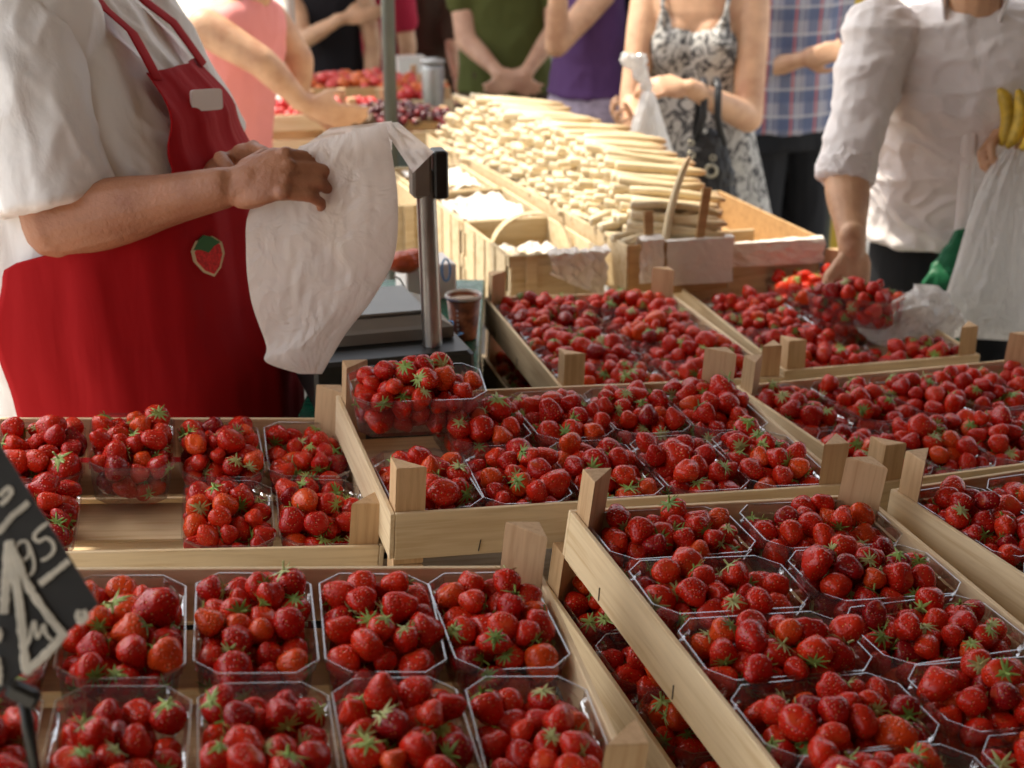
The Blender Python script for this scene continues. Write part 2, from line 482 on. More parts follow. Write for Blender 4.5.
def berry_shape(seed, nu=20, nv=14):
    g = np.random.default_rng(seed)
    ln = g.uniform(1.02, 1.45); pw = g.uniform(.6, 1.1); wedge = g.uniform(.82, 1.1)
    off = g.uniform(0, 50, 3); lob = g.choice([0, 0, 0, .12, .2]); am = g.uniform(.05, .12)
    V = []; bend = g.uniform(-.18, .18)
    for i in range(nv + 1):
        t = i / nv
        th = math.pi * (.02 + .96 * t)
        z = math.cos(th)
        rad = math.sin(th) ** .85 * (1 - .38 * pw * max(0, -z) - .05 * z)
        zz = z * (ln if z < 0 else .80)
        if z > .6: zz -= (z - .6) ** 2 * .7      # dimple at the calyx
        for k in range(nu):
            ph = 2 * math.pi * k / nu
            rr = rad * (1 + lob * math.cos(2 * ph) * (1 - abs(z)))
            x, y = rr * math.cos(ph), rr * math.sin(ph) * wedge
            d = 1 + am * noise.noise(Vector((x * 1.4 + off[0], y * 1.4 + off[1], zz * 1.4))) * 1.8
            V.append((x * d + bend * zz * zz, y * d, zz * d))
    F = []
    for i in range(nv):
        for k in range(nu):
            j = (k + 1) % nu; F.append((i * nu + k, (i + 1) * nu + k, (i + 1) * nu + j, i * nu + j))
    F.append(tuple(range(nu))); F.append(tuple(range((nv + 1) * nu - 1, nv * nu - 1, -1)))
    return np.array(V) * .97, F
def calyx_shape(seed):
    g = np.random.default_rng(seed); V = []; F = []
    n = int(g.integers(8, 12)); a0 = g.uniform(0, 6)
    for k in range(n):
        a = a0 + 2 * math.pi * k / n + g.uniform(-.18, .18)
        ln = g.uniform(.62, 1.0); w = g.uniform(.07, .125); curl = g.uniform(-.45, .55); tw = g.uniform(-.1, .1)
        b = len(V); c, s = math.cos(a), math.sin(a)
        for t, ww in ((.05, .7), (.3, 1.), (.6, .85), (.85, .45), (1., .0)):
            rad = t * ln; z = .70 - .20 * rad * rad + curl * t * t * .5 + .03
            for q in (-1, 0, 1):
                yy = q * w * ww + tw * t
                V.append((rad * c - yy * s, rad * s + yy * c, z + (.03 if q == 0 else 0)))
        for i in range(4):
            for q in range(2): F.append((b + i * 3 + q, b + i * 3 + q + 1, b + i * 3 + q + 4, b + i * 3 + q + 3))
    # stalk
    L = g.uniform(.15, .7); dx, dy = g.uniform(-.3, .3, 2); b = len(V)
    for t in (0, 1):
        for k in range(5):
            V.append((dx * t + .07 * math.cos(k * 1.2566), dy * t + .07 * math.sin(k * 1.2566), .66 + L * t))
    for k in range(5): F.append((b + k, b + (k + 1) % 5, b + 5 + (k + 1) % 5, b + 5 + k))
    F.append(tuple(b + 5 + k for k in range(5)))
    return np.array(V), F
NB, NC = 14, 6
BS = [berry_shape(i) for i in range(NB)]
BSL = [berry_shape(i, 12, 8) for i in range(NB)]
CS = [calyx_shape(40 + i) for i in range(NC)]
TINTS = [((.56, .017, .004), 'red'), ((.46, .010, .004), 'deep red'), ((.66, .032, .006), 'bright red'), ((.72, .072, .008), 'orange-red'), ((.26, .004, .005), 'dark crimson'), ((.60, .024, .005), 'red')]
TW = np.array([.28, .20, .25, .11, .06, .10])
CTINTS = [(.24, .36, .07), (.32, .42, .11), (.17, .28, .05), (.40, .42, .16)]
def put_attr(me, name, arr, typ='FLOAT_VECTOR'):
    a = me.attributes.new(name, typ, 'POINT')
    a.data.foreach_set('vector' if typ == 'FLOAT_VECTOR' else 'color', np.ascontiguousarray(arr, dtype=np.float32).reshape(-1))
BM = {}
def berry_mesh(i, t):
    if (i, t) not in BM:
        V, F = BS[i]; me = new_mesh('strawberry_body', V, F, [M['berry']], True)
        put_attr(me, 'bco', V)
        put_attr(me, 'tint', np.tile(np.array([*TINTS[t][0], 1.]), (len(V), 1)), 'FLOAT_COLOR')
        BM[(i, t)] = me
    return BM[(i, t)]
CM = {}
def calyx_mesh(i, t):
    if (i, t) not in CM:
        V, F = CS[i]; me = new_mesh('calyx_leaves', V, F, [M['calyx']], False)
        put_attr(me, 'tint', np.tile(np.array([*CTINTS[t], 1.]), (len(V), 1)), 'FLOAT_COLOR')
        CM[(i, t)] = me
    return CM[(i, t)]

BERRIES = []   # dict: centre, radius, rotation matrix, shape, tint, punnet ref
PUNNETS = []
def place_punnet(crate, i, j, name, heap=True, dxy=(0, 0), dz=0., rotz=0., matrix=None, tilt=(0, 0), lo=False, n_keep=None, seed=None):
    """i along the crate's long side (0..4), j across (0..1)"""
    if matrix is None:
        m = CR[crate]
        lx = (-2 + i) * .1175 + dxy[0]; ly = (-.5 + j) * .1935 + dxy[1]
        matrix = m @ Matrix.Translation((lx, ly, .0095 + dz)) @ Matrix.Rotation(R(90) + rotz, 4, 'Z') @ Matrix.Rotation(tilt[0], 4, 'X') @ Matrix.Rotation(tilt[1], 4, 'Y')
    k = len(PUNNETS)
    s = seed if seed is not None else k * 7 + 3
    g = np.random.default_rng(s)
    PK = PACKS if crate in ('A', 'B', 'E2', 'D2', None) else PACKS2
    p, r = PK[int(g.integers(len(PK)))]
    fl = np.array([g.choice([-1, 1]), g.choice([-1, 1]), 1.])
    for q in range(len(p)):
        c = matrix @ Vector(p[q] * fl)
        # calyx up for some, berry axis otherwise anywhere
        if g.random() < .26: ax = Vector((g.normal(0, .5), g.normal(-.25, .5), 1)).normalized()
        else: ax = Vector(g.normal(0, 1, 3)); ax.z *= .6; ax.normalize()
        rot = ax.to_track_quat('Z', 'Y').to_matrix() @ Matrix.Rotation(g.uniform(0, 6.28), 3, 'Z')
        BERRIES.append(dict(c=c, r=float(r[q]) * g.uniform(.98, 1.07), rot=rot, s=int(g.integers(NB)), t=int(g.choice(len(TINTS), p=TW)), cs=int(g.integers(NC)), ct=int(g.integers(len(CTINTS))), cal=bool(g.random() < .62), pun=k, z=float(p[q][2])))
    PUNNETS.append((matrix, name))
    return k

ORD = ['first', 'second', 'third', 'fourth', 'fifth']
CN = {'A': 'price-board crate', 'B': 'crate by the red apron', 'C': 'middle crate', 'E': 'white-sided crate', 'D': 'crate by the coffee cup', 'F': 'crate before the crumpled bag', 'H': 'crate under the reaching hand', 'I': 'right-edge crate',
      'E2': 'lower crate in the dark gap', 'D2': 'lower crate by the coffee cup'}
# A B C F I: i from left, j 1 = far row.   E D H (turned): i from near to far, j 0 = right column
def nm(c, i, j):
    if c in 'ABCFI': return f"{ORD[i]} from left, {'far' if j else 'near'} row, {CN[c]}"
    return f"{'nearest' if i == 0 else 'farthest' if i == 4 else ORD[i] + ' nearest'} in {'left' if j else 'right'} column, {CN[c]}"
J = lambda a: random.uniform(-a, a)
for c in 'ACFI':
    for i in range(5):
        for j in range(2):
            if (c, i, j) == ('C', 0, 1): continue
            place_punnet(c, i, j, nm(c, i, j), rotz=J(.05), dxy=(J(.002), J(.002)))
for i in range(5):
    place_punnet('B', i, 1, nm('B', i, 1), rotz=J(.04), dxy=(0, J(.002)), dz=.014 if i == 2 else 0)
for i in (0, 1, 3, 4): place_punnet('B', i, 0, nm('B', i, 0), rotz=J(.05))
for c in 'ED':
    for i in range(5):
        for j in range(2): place_punnet(c, i, j, nm(c, i, j), rotz=J(.05), dxy=(J(.002), J(.002)))
for i, j in ((0, 0), (0, 1), (1, 1), (2, 1), (3, 1), (2, 0), (3, 0), (4, 0)):
    place_punnet('H', i, j, nm('H', i, j), rotz=J(.06))
for i in range(5): place_punnet('E2', i, 1, f"{ORD[i]} from the near end, {CN['E2']}")
for i in (2, 3, 4): place_punnet('D2', i, 1, f"{ORD[i]} from the near end, {CN['D2']}")
# raised punnet standing on the left corner of the middle crate, leaning forward
mC = CR['C']
place_punnet(None, 0, 0, 'raised', matrix=mC @ Matrix.Translation((-.205, .10, .066)) @ Matrix.Rotation(R(-6), 4, 'Z') @ Matrix.Rotation(R(6), 4, 'X') @ Matrix.Rotation(R(-2), 4, 'Y'))
# punnet in the customer's hand
HANDP = Matrix.Translation(at(855, 321, 2.74)) @ Matrix.Rotation(R(-38), 4, 'Z') @ Matrix.Rotation(R(-3), 4, 'Y')
place_punnet(None, 0, 0, 'hand', matrix=HANDP)

for k, (mw, name) in enumerate(PUNNETS):
    o = link('punnet', PUN, None, mw); link('rim', RIM, o)
    lb = {'raised': 'clear punnet of strawberries raised on the left corner of the middle crate', 'hand': "clear punnet of strawberries held in the white-shirted customer's hand"}.get(name, 'clear strawberry punnet, ' + name)
    tag(o, lb, 'punnet', 'clear punnets of strawberries')

# which berries show largest: a small z-buffer of spheres from the camera
W4, H4 = 512, 384
zb = np.full((H4, W4), 1e9); ib = np.full((H4, W4), -1, int)
for q, b in enumerate(BERRIES):
    d = b['c'] - CAM; zc = d.dot(FW)
    px = (512 + FPX * d.x / zc) / 2; py = (384 - FPX * d.dot(UP) / zc) / 2; rp = FPX * b['r'] / zc / 2
    b['px'], b['py'], b['n'] = px * 2, py * 2, 0
    x0, x1, y0, y1 = int(max(0, px - rp)), int(min(W4 - 1, px + rp)) + 1, int(max(0, py - rp)), int(min(H4 - 1, py + rp)) + 1
    if x0 >= x1 or y0 >= y1: continue
    yy, xx = np.mgrid[y0:y1, x0:x1]
    q2 = ((xx + .5 - px) ** 2 + (yy + .5 - py) ** 2) / rp ** 2
    z = zc - b['r'] * np.sqrt(np.clip(1 - q2, 0, None)); ok = (q2 < 1) & (z < zb[y0:y1, x0:x1])
    zb[y0:y1, x0:x1][ok] = z[ok]; ib[y0:y1, x0:x1][ok] = q
cnt = np.bincount(ib[ib >= 0], minlength=len(BERRIES))
for q, b in enumerate(BERRIES): b['n'] = int(cnt[q])
order = sorted((q for q in range(len(BERRIES)) if not any(PUNNETS[BERRIES[q]['pun']][1].endswith(CN[x]) for x in ('E2', 'D2'))), key=lambda q: -BERRIES[q]['n'])
SOLO = set(order[:300])
rows = ['nearest', 'second', 'third', 'fourth', 'fifth', 'sixth', 'seventh', 'eighth']
bypun = {}
for q in SOLO: bypun.setdefault(BERRIES[q]['pun'], []).append(q)
SHORT = {}
for pk, qs in bypun.items():
    name = PUNNETS[pk][1]
    qs.sort(key=lambda q: -BERRIES[q]['py'])
    nrow = max(1, round(len(qs) / 4)); per = math.ceil(len(qs) / nrow)
    for ri in range(0, len(qs), per):
        rw = sorted(qs[ri:ri + per], key=lambda q: BERRIES[q]['px'])
        for ci, q in enumerate(rw):
            b = BERRIES[q]
            o = link('strawberry', berry_mesh(b['s'], b['t']), None, Matrix.Translation(b['c']) @ b['rot'].to_4x4() @ Matrix.Scale(b['r'], 4))
            if b['cal']: link('calyx', calyx_mesh(b['cs'], b['ct']), o)
            pn = {'raised': 'raised punnet', 'hand': 'punnet in hand'}.get(name)
            if pn is None:
                a = name.split(', ')
                cr = a[-1]
                if len(a) == 3: pn = f"{a[1].split()[0]}-row {a[0].split()[0]} punnet, {cr}"
                else:
                    w = a[0].split(); pn = f"{w[0]} {w[-2]}-side punnet, {cr}"
            r_ = ri // per
            tag(o, f"{TINTS[b['t']][1]} strawberry, {rows[r_]} row {(['leftmost'] + ORD[1:] + ['sixth', 'seventh'])[ci]} of {pn}", 'strawberry', 'strawberries heaped in the clear punnets')
# every other berry: one mass
Vs = []; Ls = []; starts = 0; midx = []; tl = []; bc = []; loops = []; ltot = []
def addm(V, F, mi, tint, b, base):
    P = (np.array(b['rot'].to_4x4().to_3x3()) @ (V.T * b['r'])).T + np.array(b['c'])
    Vs.append(P); bc.append(V); tl.append(np.tile(np.array([*tint, 1.]), (len(V), 1)))
    for f in F:
        loops.extend([x + base for x in f]); ltot.append(len(f)); midx.append(mi)
    return base + len(V)
base = 0
for q, b in enumerate(BERRIES):
    if q in SOLO: continue
    hidden = b['n'] == 0
    V, F = (BSL if hidden or b['n'] < 25 else BS)[b['s']]
    base = addm(V, F, 0, TINTS[b['t']][0], b, base)
    if b['cal'] and not hidden: base = addm(*CS[b['cs']], 1, CTINTS[b['ct']], b, base)
V = np.concatenate(Vs).astype(np.float32)
me = bpy.data.meshes.new('strawberry_mass')
me.vertices.add(len(V)); me.vertices.foreach_set('co', V.reshape(-1))
me.loops.add(len(loops)); me.loops.foreach_set('vertex_index', np.array(loops, np.int32))
me.polygons.add(len(ltot)); lt = np.array(ltot, np.int32)
me.polygons.foreach_set('loop_start', np.concatenate([[0], np.cumsum(lt)[:-1]]).astype(np.int32))
me.polygons.foreach_set('loop_total', lt)
me.materials.append(M['berry']); me.materials.append(M['calyx'])
me.polygons.foreach_set('material_index', np.array(midx, np.int32))
me.polygons.foreach_set('use_smooth', (np.array(midx) == 0))
me.update(calc_edges=True)
put_attr(me, 'bco', np.concatenate(bc)); put_attr(me, 'tint', np.concatenate(tl), 'FLOAT_COLOR')
o = link('strawberries', me); tag(o, 'countless smaller strawberries filling the punnets of every crate', 'strawberries', kind='stuff')
print('berries', len(BERRIES), 'punnets', len(PUNNETS), 'faces', len(ltot))
# ---------------------------------------------------------------- white asparagus
M['asp'] = None
def asp_mat():
    t = NT('white_asparagus'); b = t.bsdf((.78, .68, .42), .45)
    a = t.n('ShaderNodeAttribute', attribute_name='bco'); sx = t.n('ShaderNodeSeparateXYZ'); t.l(a.outputs['Vector'], sx.inputs[0])
    n = t.noise(60, 3, t.obj()); oi = t.n('ShaderNodeAttribute', attribute_name='tint')
    c = t.ramp(sx.outputs[0], [(0, (.78, .72, .57)), (.04, (.74, .64, .46)), (.7, (.72, .61, .41)), (.9, (.62, .46, .27)), (1, (.48, .28, .16))])
    c = t.mix(.6, c, oi.outputs['Color'], 'MULTIPLY')
    t.l(t.mix(t.math('MULTIPLY', n.outputs[0], .4), c, (.46, .34, .15)), b.inputs['Base Color'])
    b.inputs['Subsurface Weight'].default_value = .08; b.inputs['Subsurface Radius'].default_value = (.01, .007, .003); b.inputs['Subsurface Scale'].default_value = .6
    t.l(t.bump(t.noise(40, 2, t.obj((8, 1, 1))).outputs[0], .0008), b.inputs['Normal'])
    return t.m
M['asp'] = asp_mat()
def asp_shape(seed):
    g = np.random.default_rng(seed); V = []; F = []; Bc = []; n = 9
    L = g.uniform(.18, .22); r0 = g.uniform(.0082, .0118); bx, by = g.uniform(-.008, .008, 2)
    ts = [(0, .0), (0, .92), (.006, 1), (.3, 1), (.6, .93), (.78, .84), (.80, .90), (.84, .80), (.88, .86), (.92, .74), (.96, .62), (.985, .42), (1, .10)]
    for t, k in ts:
        c = 4 * t * (1 - t)
        for i in range(n):
            a = 2 * math.pi * i / n; rr = r0 * k * (1 + (.10 if t > .76 and i % 3 == 0 else 0))
            V.append((L * t, rr * math.cos(a) + bx * c, rr * math.sin(a) + by * c)); Bc.append((t, 0, 0))
    for k in range(len(ts) - 1):
        for i in range(n): j = (i + 1) % n; F.append((k * n + i, k * n + j, (k + 1) * n + j, (k + 1) * n + i))
    return np.array(V), F, np.array(Bc)
AS = [asp_shape(i) for i in range(10)]
ATI = [(1, .97, .9), (.95, .9, .8), (1, .93, .78), (.88, .8, .66)]
AM = {}
def asp_mesh(i, t):
    if (i, t) not in AM:
        V, F, Bc = AS[i]; me = new_mesh('asparagus_spear', V, F, [M['asp']], True); put_attr(me, 'bco', Bc)
        put_attr(me, 'tint', np.tile(np.array([*ATI[t], 1.]), (len(V), 1)), 'FLOAT_COLOR'); AM[(i, t)] = me
    return AM[(i, t)]
A0 = Vector((.235, 3.05, .955)); A1 = Vector((-.235, 4.42, .955))
adir = (A1 - A0).normalized(); across = Vector((adir.y, -adir.x, 0))
LEN = (A1 - A0).length
spears = []
g = np.random.default_rng(5)
NLAY = 9
for lay in range(NLAY):
    nrow = int(LEN / .0235)
    for k in range(nrow):
        s = (k + .5 * (lay % 2) + g.uniform(-.25, .25)) / nrow * LEN
        hmax = 9 * (1 - .62 * max(0, 1 - s / .30)) * (1 - .45 * max(0, (s - LEN + .3) / .3)) + g.uniform(-.6, .6)
        if lay > hmax: continue
        for half in (0,):
            droop = -.07 - .035 * lay / NLAY + g.normal(0, .035)
            base = A0 + adir * s + across * (lay * .0105 + g.normal(0, .014)) + Vector((0, 0, lay * .0172 + .012 + g.normal(0, .002)))
            yw = math.atan2(across.y, across.x) - .33 + g.normal(0, .055)
            d = Vector((math.cos(yw), math.sin(yw), droop)).normalized()
            spears.append([base, d, g.uniform(0, 6.28)])
# second bank of spears behind the first, tips towards the customers
for k in range(110):
    s = g.uniform(.08, LEN); base = A0 + adir * s + across * g.uniform(.05, .12) + Vector((0, 0, .125 * (1 - .6 * max(0, 1 - s / .3)) + g.uniform(-.025, .012)))
    yw = math.atan2(across.y, across.x) - .30 + g.normal(0, .10)
    spears.append([base, Vector((math.cos(yw), math.sin(yw), -.16 + g.normal(0, .04))).normalized(), g.uniform(0, 6.28)])
# loose spears sliding over the near end
for (pa, pb, ya, yb) in (((622, 243), (700, 205), 3.03, 3.10), ((612, 238), (668, 222), 3.04, 3.12), ((640, 238), (708, 214), 3.05, 3.1), ((600, 228), (690, 200), 3.1, 3.2), ((590, 222), (676, 196), 3.15, 3.22), ((655, 225), (712, 222), 3.06, 3.14), ((590, 212), (680, 178), 3.25, 3.35), ((575, 200), (662, 186), 3.35, 3.4), ((665, 243), (680, 190), 3.02, 3.08)):
    a = at(*pa, ya); b = at(*pb, yb); spears.append([a, (b - a).normalized(), g.uniform(0, 6)])
def spear_matrix(base, d, roll):
    return Matrix.Translation(base) @ (d.to_track_quat('X', 'Z').to_matrix() @ Matrix.Rotation(roll, 3, 'X')).to_4x4()
# visible share by small z-buffer
zb = np.full((H4, W4), 1e9); ib = np.full((H4, W4), -1, int)
for q, (b0, d, rl) in enumerate(spears):
    for t in np.linspace(0, .21, 28):
        p = b0 + d * float(t) - CAM; zc = p.dot(FW); px = (512 + FPX * p.x / zc) / 2; py = (384 - FPX * p.dot(UP) / zc) / 2; rp = FPX * .008 / zc / 2
        x0, x1, y0, y1 = int(px - rp), int(px + rp) + 1, int(py - rp), int(py + rp) + 1
        if x0 < 0 or y0 < 0 or x1 > W4 or y1 > H4: continue
        ok = zb[y0:y1, x0:x1] > zc - .008
        zb[y0:y1, x0:x1][ok] = zc - .008; ib[y0:y1, x0:x1][ok] = q
cnt = np.bincount(ib[ib >= 0], minlength=len(spears))
top = set(np.argsort(-cnt)[:300].tolist())
base = 0; Vs = []; Fs = []; bcs = []; tls = []
for q, (b0, d, rl) in enumerate(spears):
    i = int(g.integers(10)); t = int(g.integers(4)); mw = spear_matrix(b0, d, rl)
    if q in top:
        o = link('asparagus_spear', asp_mesh(i, t), None, mw)
        tag(o, 'white asparagus spear lying in the long pile behind the baskets', 'asparagus', 'white asparagus spears in the long pile')
    else:
        V, F, Bc = AS[i]; m3 = np.array(mw.to_3x3()); P = (m3 @ V.T).T + np.array(b0)
        Vs.append(P); Fs += [tuple(x + base for x in f) for f in F]; base += len(V); bcs.append(Bc); tls.append(np.tile(np.array([*ATI[t], 1.]), (len(V), 1)))
me = new_mesh('asparagus_mass', np.concatenate(Vs), Fs, [M['asp']], True)
put_attr(me, 'bco', np.concatenate(bcs)); put_attr(me, 'tint', np.concatenate(tls), 'FLOAT_COLOR')
tag(link('asparagus', me), 'remaining white asparagus spears packed inside the long pile', 'asparagus', kind='stuff')

# ---------------------------------------------------------------- splint baskets and trays
M['splint'] = wood('woven_splint_wood', (.70, .57, .36), (.54, .38, .19), (5, 40, 40))
M['splint2'] = wood('darker_splint_wood', (.58, .36, .16), (.42, .24, .09), (5, 40, 40))
M['paper'] = simple('white_wrapping_paper', (.78, .73, .66), .8, 6, .08, .008, 18)
def rowframe(px, py, z, yaw):
    p = atz(px, py, z)
    return Matrix.Translation((p.x, p.y, 0)) @ Matrix.Rotation(yaw, 4, 'Z')
def basket(mw, L, W, H, label, handle=True, group=None, z0=.80, cat='basket'):
    """local: x across (0..W), y away (0..L), z from z0"""
    e = empty('splint_basket', mw @ Matrix.Translation((W / 2, L / 2, z0)))
    tag(e, label, cat, group)
    t = .003
    for nm, c, s in (('side_panel', (-W / 2, 0, H / 2), (t, L, H)), ('side_panel', (W / 2, 0, H / 2), (t, L, H)), ('end_panel', (0, -L / 2, H / 2), (W, t, H)), ('end_panel', (0, L / 2, H / 2), (W, t, H))):
        link(nm, MB().box(c, s, bev=.0005).mesh(nm, M['splint']), e)
    link('bottom', MB().box((0, 0, .004), (W, L, .004)).mesh('bottom', M['splint']), e)
    # rim bands and vertical splints
    for sx in (-1, 1):
        link('rim_band', MB().box((sx * (W / 2 + .003), 0, H - .012), (.004, L + .01, .026), bev=.001).mesh('rim_band', M['splint']), e)
        link('lower_band', MB().box((sx * (W / 2 + .003), 0, H * .38), (.0035, L + .008, .030), bev=.001).mesh('lower_band', M['splint']), e)
        k = 0; y = -L / 2 + .05
        while y < L / 2 - .02:
            link('upright_splint', MB().box((sx * (W / 2 + .0065), y, H / 2), (.0025, .066, H * .98), bev=.0008).mesh('upright_splint', M['splint']), e); y += .078
    for sy in (-1, 1):
        link('rim_band', MB().box((0, sy * (L / 2 + .0035), H - .012), (W + .014, .004, .026), bev=.001).mesh('rim_band', M['splint']), e)
        for x in (-W * .28, W * .28):
            link('upright_splint', MB().box((x, sy * (L / 2 + .0068), H / 2), (.026, .0025, H * .98), bev=.0008).mesh('upright_splint', M['splint']), e)
    if handle:
        h = MB(); n = 20; rings = []
        for i in range(n + 1):
            a = math.pi * i / n; x = -(W / 2 - .004) * math.cos(a); z = H - .05 + (handle) * math.sin(a) ** .8
            rings.append([Vector((x, -.013, z - .0012)), Vector((x, .013, z - .0012)), Vector((x * .985, .013, z + .0015)), Vector((x * .985, -.013, z + .0015))])
        h.loft(rings, smooth=False)
        link('handle', h.mesh('handle', M['splint']), e)
    return e
def crumple(name, W, D, nx, ny, seed, amp=.006, fn=None, mat=None, thick=.0006):
    """a creased sheet; fn maps (s,t,noise) to a point"""
    g = np.random.default_rng(seed); o = g.uniform(0, 40, 3); V = []; F = []
    for j in range(ny + 1):
        for i in range(nx + 1):
            s, t = i / nx, j / ny
            q = noise.turbulence(Vector((s * 3 + o[0], t * 3 + o[1], o[2])), 3, True) * amp * 2 + amp * noise.noise(Vector((s * 9 + o[0], t * 9 + o[1], 0)))
            V.append(fn(s, t, q))
    for j in range(ny):
        for i in range(nx): a = j * (nx + 1) + i; F.append((a, a + 1, a + nx + 2, a + nx + 1))
    return new_mesh(name, V, F, [mat], False)

BYAW = .31
zr = .957
m1 = rowframe(511, 256, zr, BYAW)
b1 = basket(m1, .34, .20, .155, 'splint basket with arched handle and crumpled paper on its near end', handle=.10, group='splint baskets beside the asparagus', z0=zr - .155)
m2 = m1 @ Matrix.Translation((.0, .36, 0))
b2 = basket(m2, .34, .20, .155, 'open splint basket just behind the basket with the arched handle', handle=0, group='splint baskets beside the asparagus', z0=zr - .155)
m3 = m1 @ Matrix.Translation((-.01, .72, 0))
b3 = basket(m3, .34, .20, .155, 'sunlit splint basket third from the front, holding loose paper', handle=.03, group='splint baskets beside the asparagus', z0=zr - .155)
m4 = m1 @ Matrix.Translation((-.225, .62, 0))
b4 = basket(m4, .40, .20, .15, 'sunlit splint basket standing behind the scale display', handle=0, group='splint baskets beside the asparagus', z0=zr - .16)
# paper over the near end of the first basket
mloc = m1
def over_end(x0, x1, drop0, drop1, zt, y0=-.009, inn=.07):
    def fn(s, t, q):
        x = x0 + (x1 - x0) * s
        dr = drop0 + (drop1 - drop0) * s
        tot = inn + dr; u = t * tot
        if u < inn: return mloc @ Vector((x + q, -y0 - .012 + (inn - u) * .6, zt + .004 - (inn - u) * .9 + abs(q)))
        return mloc @ Vector((x + q * .8, y0 - .004 - abs(q) * 1.2, zt + .004 - (u - inn)))
    return fn
def paper(name, label, W, D, nx, ny, seed, fn, group='sheets of white wrapping paper', amp=.006):
    me = crumple(name, W, D, nx, ny, seed, amp, fn, M['paper']); o = link(name, me)
    return tag(o, label, 'paper', group)
paper('wrapping_paper', 'crumpled white paper hanging over the near end of the arched-handle basket', .1, .1, 34, 30, 3, over_end(.075, .205, .045, .11, zr, -.012))
# paper bundle inside basket one and white paper in two and three
def inner_paper(m, L, W, z, seed, label):
    def fn(s, t, q): return m @ Vector((.02 + (W - .04) * s, .03 + (L - .06) * t, z + q * 1.3 - .03 * math.sin(math.pi * s) * math.sin(math.pi * t)))
    paper('wrapping_paper', label, W, L, 26, 30, seed, fn, amp=.009)
inner_paper(m1 @ Matrix.Translation((0, .08, 0)), .24, .20, zr - .060, 8, 'crumpled white paper lying inside the arched-handle basket')
inner_paper(m2, .34, .20, zr - .02, 9, 'white paper folded inside the basket behind the arched-handle basket')
inner_paper(m3, .34, .20, zr - .01, 10, 'loose white paper in the third basket from the front')
for (x, y) in ((.035, .03), (.07, .028)):
    o = link('asparagus_spear', asp_mesh(2, 0), None, m1 @ Matrix.Translation((x, y, zr - .012)) @ Matrix.Rotation(R(80), 4, 'Z') @ Matrix.Rotation(R(12), 4, 'Y') @ Matrix.Scale(1.3, 4))
    tag(o, 'thick white asparagus butt poking out of the arched-handle basket', 'asparagus', 'white asparagus butts in the arched-handle basket')

# long tray under the asparagus pile
def tray(mw, W, L, H, z0, label, mat, endmat=None):
    e = empty('wooden_tray', mw @ Matrix.Translation((W / 2, L / 2, z0))); tag(e, label, 'tray', 'wooden trays behind the strawberries')
    t = .006
    for s in (-1, 1):
        link('side_board', MB().box((s * (W / 2 - t / 2), 0, H / 2), (t, L, H), bev=.001).mesh('side_board', mat), e)
        link('end_board', MB().box((0, s * (L / 2 - t / 2), H / 2), (W - 2 * t - .001, t, H), bev=.001).mesh('end_board', endmat or mat), e)
    link('bottom', MB().box((0, 0, .004), (W - .02, L - .02, .006)).mesh('bottom', mat), e)
    return e
yawA = math.atan2(adir.y, adir.x) - math.pi / 2
o0 = A0 - across * .015 - adir * .07
mt = Matrix.Translation((o0.x, o0.y, 0)) @ Matrix.Rotation(yawA, 4, 'Z')
tray(mt, .25, LEN + .12, .115, .855, 'long wooden tray filled with the pile of white asparagus', M['splint'], M['splint2'])
mloc = mt
paper('wrapping_paper', 'smooth white paper lining the near end of the asparagus tray', .2, .1, 30, 16, 21, over_end(.085, .245, .10, .105, .975, -.012, .03), amp=.0015)
paper('wrapping_paper', 'narrow strip of white paper folded over the asparagus tray corner', .05, .1, 10, 16, 22, over_end(.022, .078, .10, .10, .985, -.012, .05), amp=.003)
for x, hgt, ln, lb in ((.055, .075, -.008, 'short wooden handle splint rising through the paper strip of the asparagus tray'), (.175, .12, .02, 'dark upright wooden splint leaning on the near asparagus spears')):
    mb = MB(); mb.box((0, 0, hgt / 2), (.022, .005, hgt), Matrix.Rotation(ln * 6, 3, 'Y'), bev=.0015)
    o = link('handle_splint', mb.mesh('handle_splint', M['splint2']), None, mt @ Matrix.Translation((x, .012 if x < .1 else -.004, .965))); tag(o, lb, 'splint')
# emptier tray right of it
mt2 = mt @ Matrix.Translation((.27, .04, 0)) @ Matrix.Rotation(-.05, 4, 'Z')
tray(mt2, .22, .56, .09, .855, 'nearly empty wooden tray with a paper-covered near edge, right of the asparagus', M['splint2'], M['splint'])
link('divider', MB().box((-.03, -.12, .045), (.10, .008, .07), bev=.001).mesh('divider', M['splint']), bpy.data.objects['wooden_tray.001'])
mloc = mt2
paper('wrapping_paper', 'white paper folded over the near edge of the nearly empty tray', .2, .1, 30, 16, 31, over_end(-.004, .218, .055, .06, .946, -.010, .04), amp=.003)
# table under the baskets and asparagus
M['tablecloth'] = fabric('green_grey_table_cloth', (.10, .12, .09), .9, .01, 4, 0)
BT = mt @ Matrix.Translation((.10, .75, .782))
back = empty('back_table', loc=(.2, 3.8, 0)); tag(back, 'back table carrying the baskets and asparagus trays', 'table')
l = link('table_top', MB().box((0, 0, 0), (.92, 1.62, .03), bev=.004).mesh('table_top', M['tablecloth'])); l.parent = back; l.matrix_world = BT
for x in (-.40, .40):
    for y in (-.72, .72):
        l = link('leg', MB().box((x, y, -.40), (.05, .05, .765), bev=.004).mesh('leg', M['stand'])); l.parent = back; l.matrix_world = BT

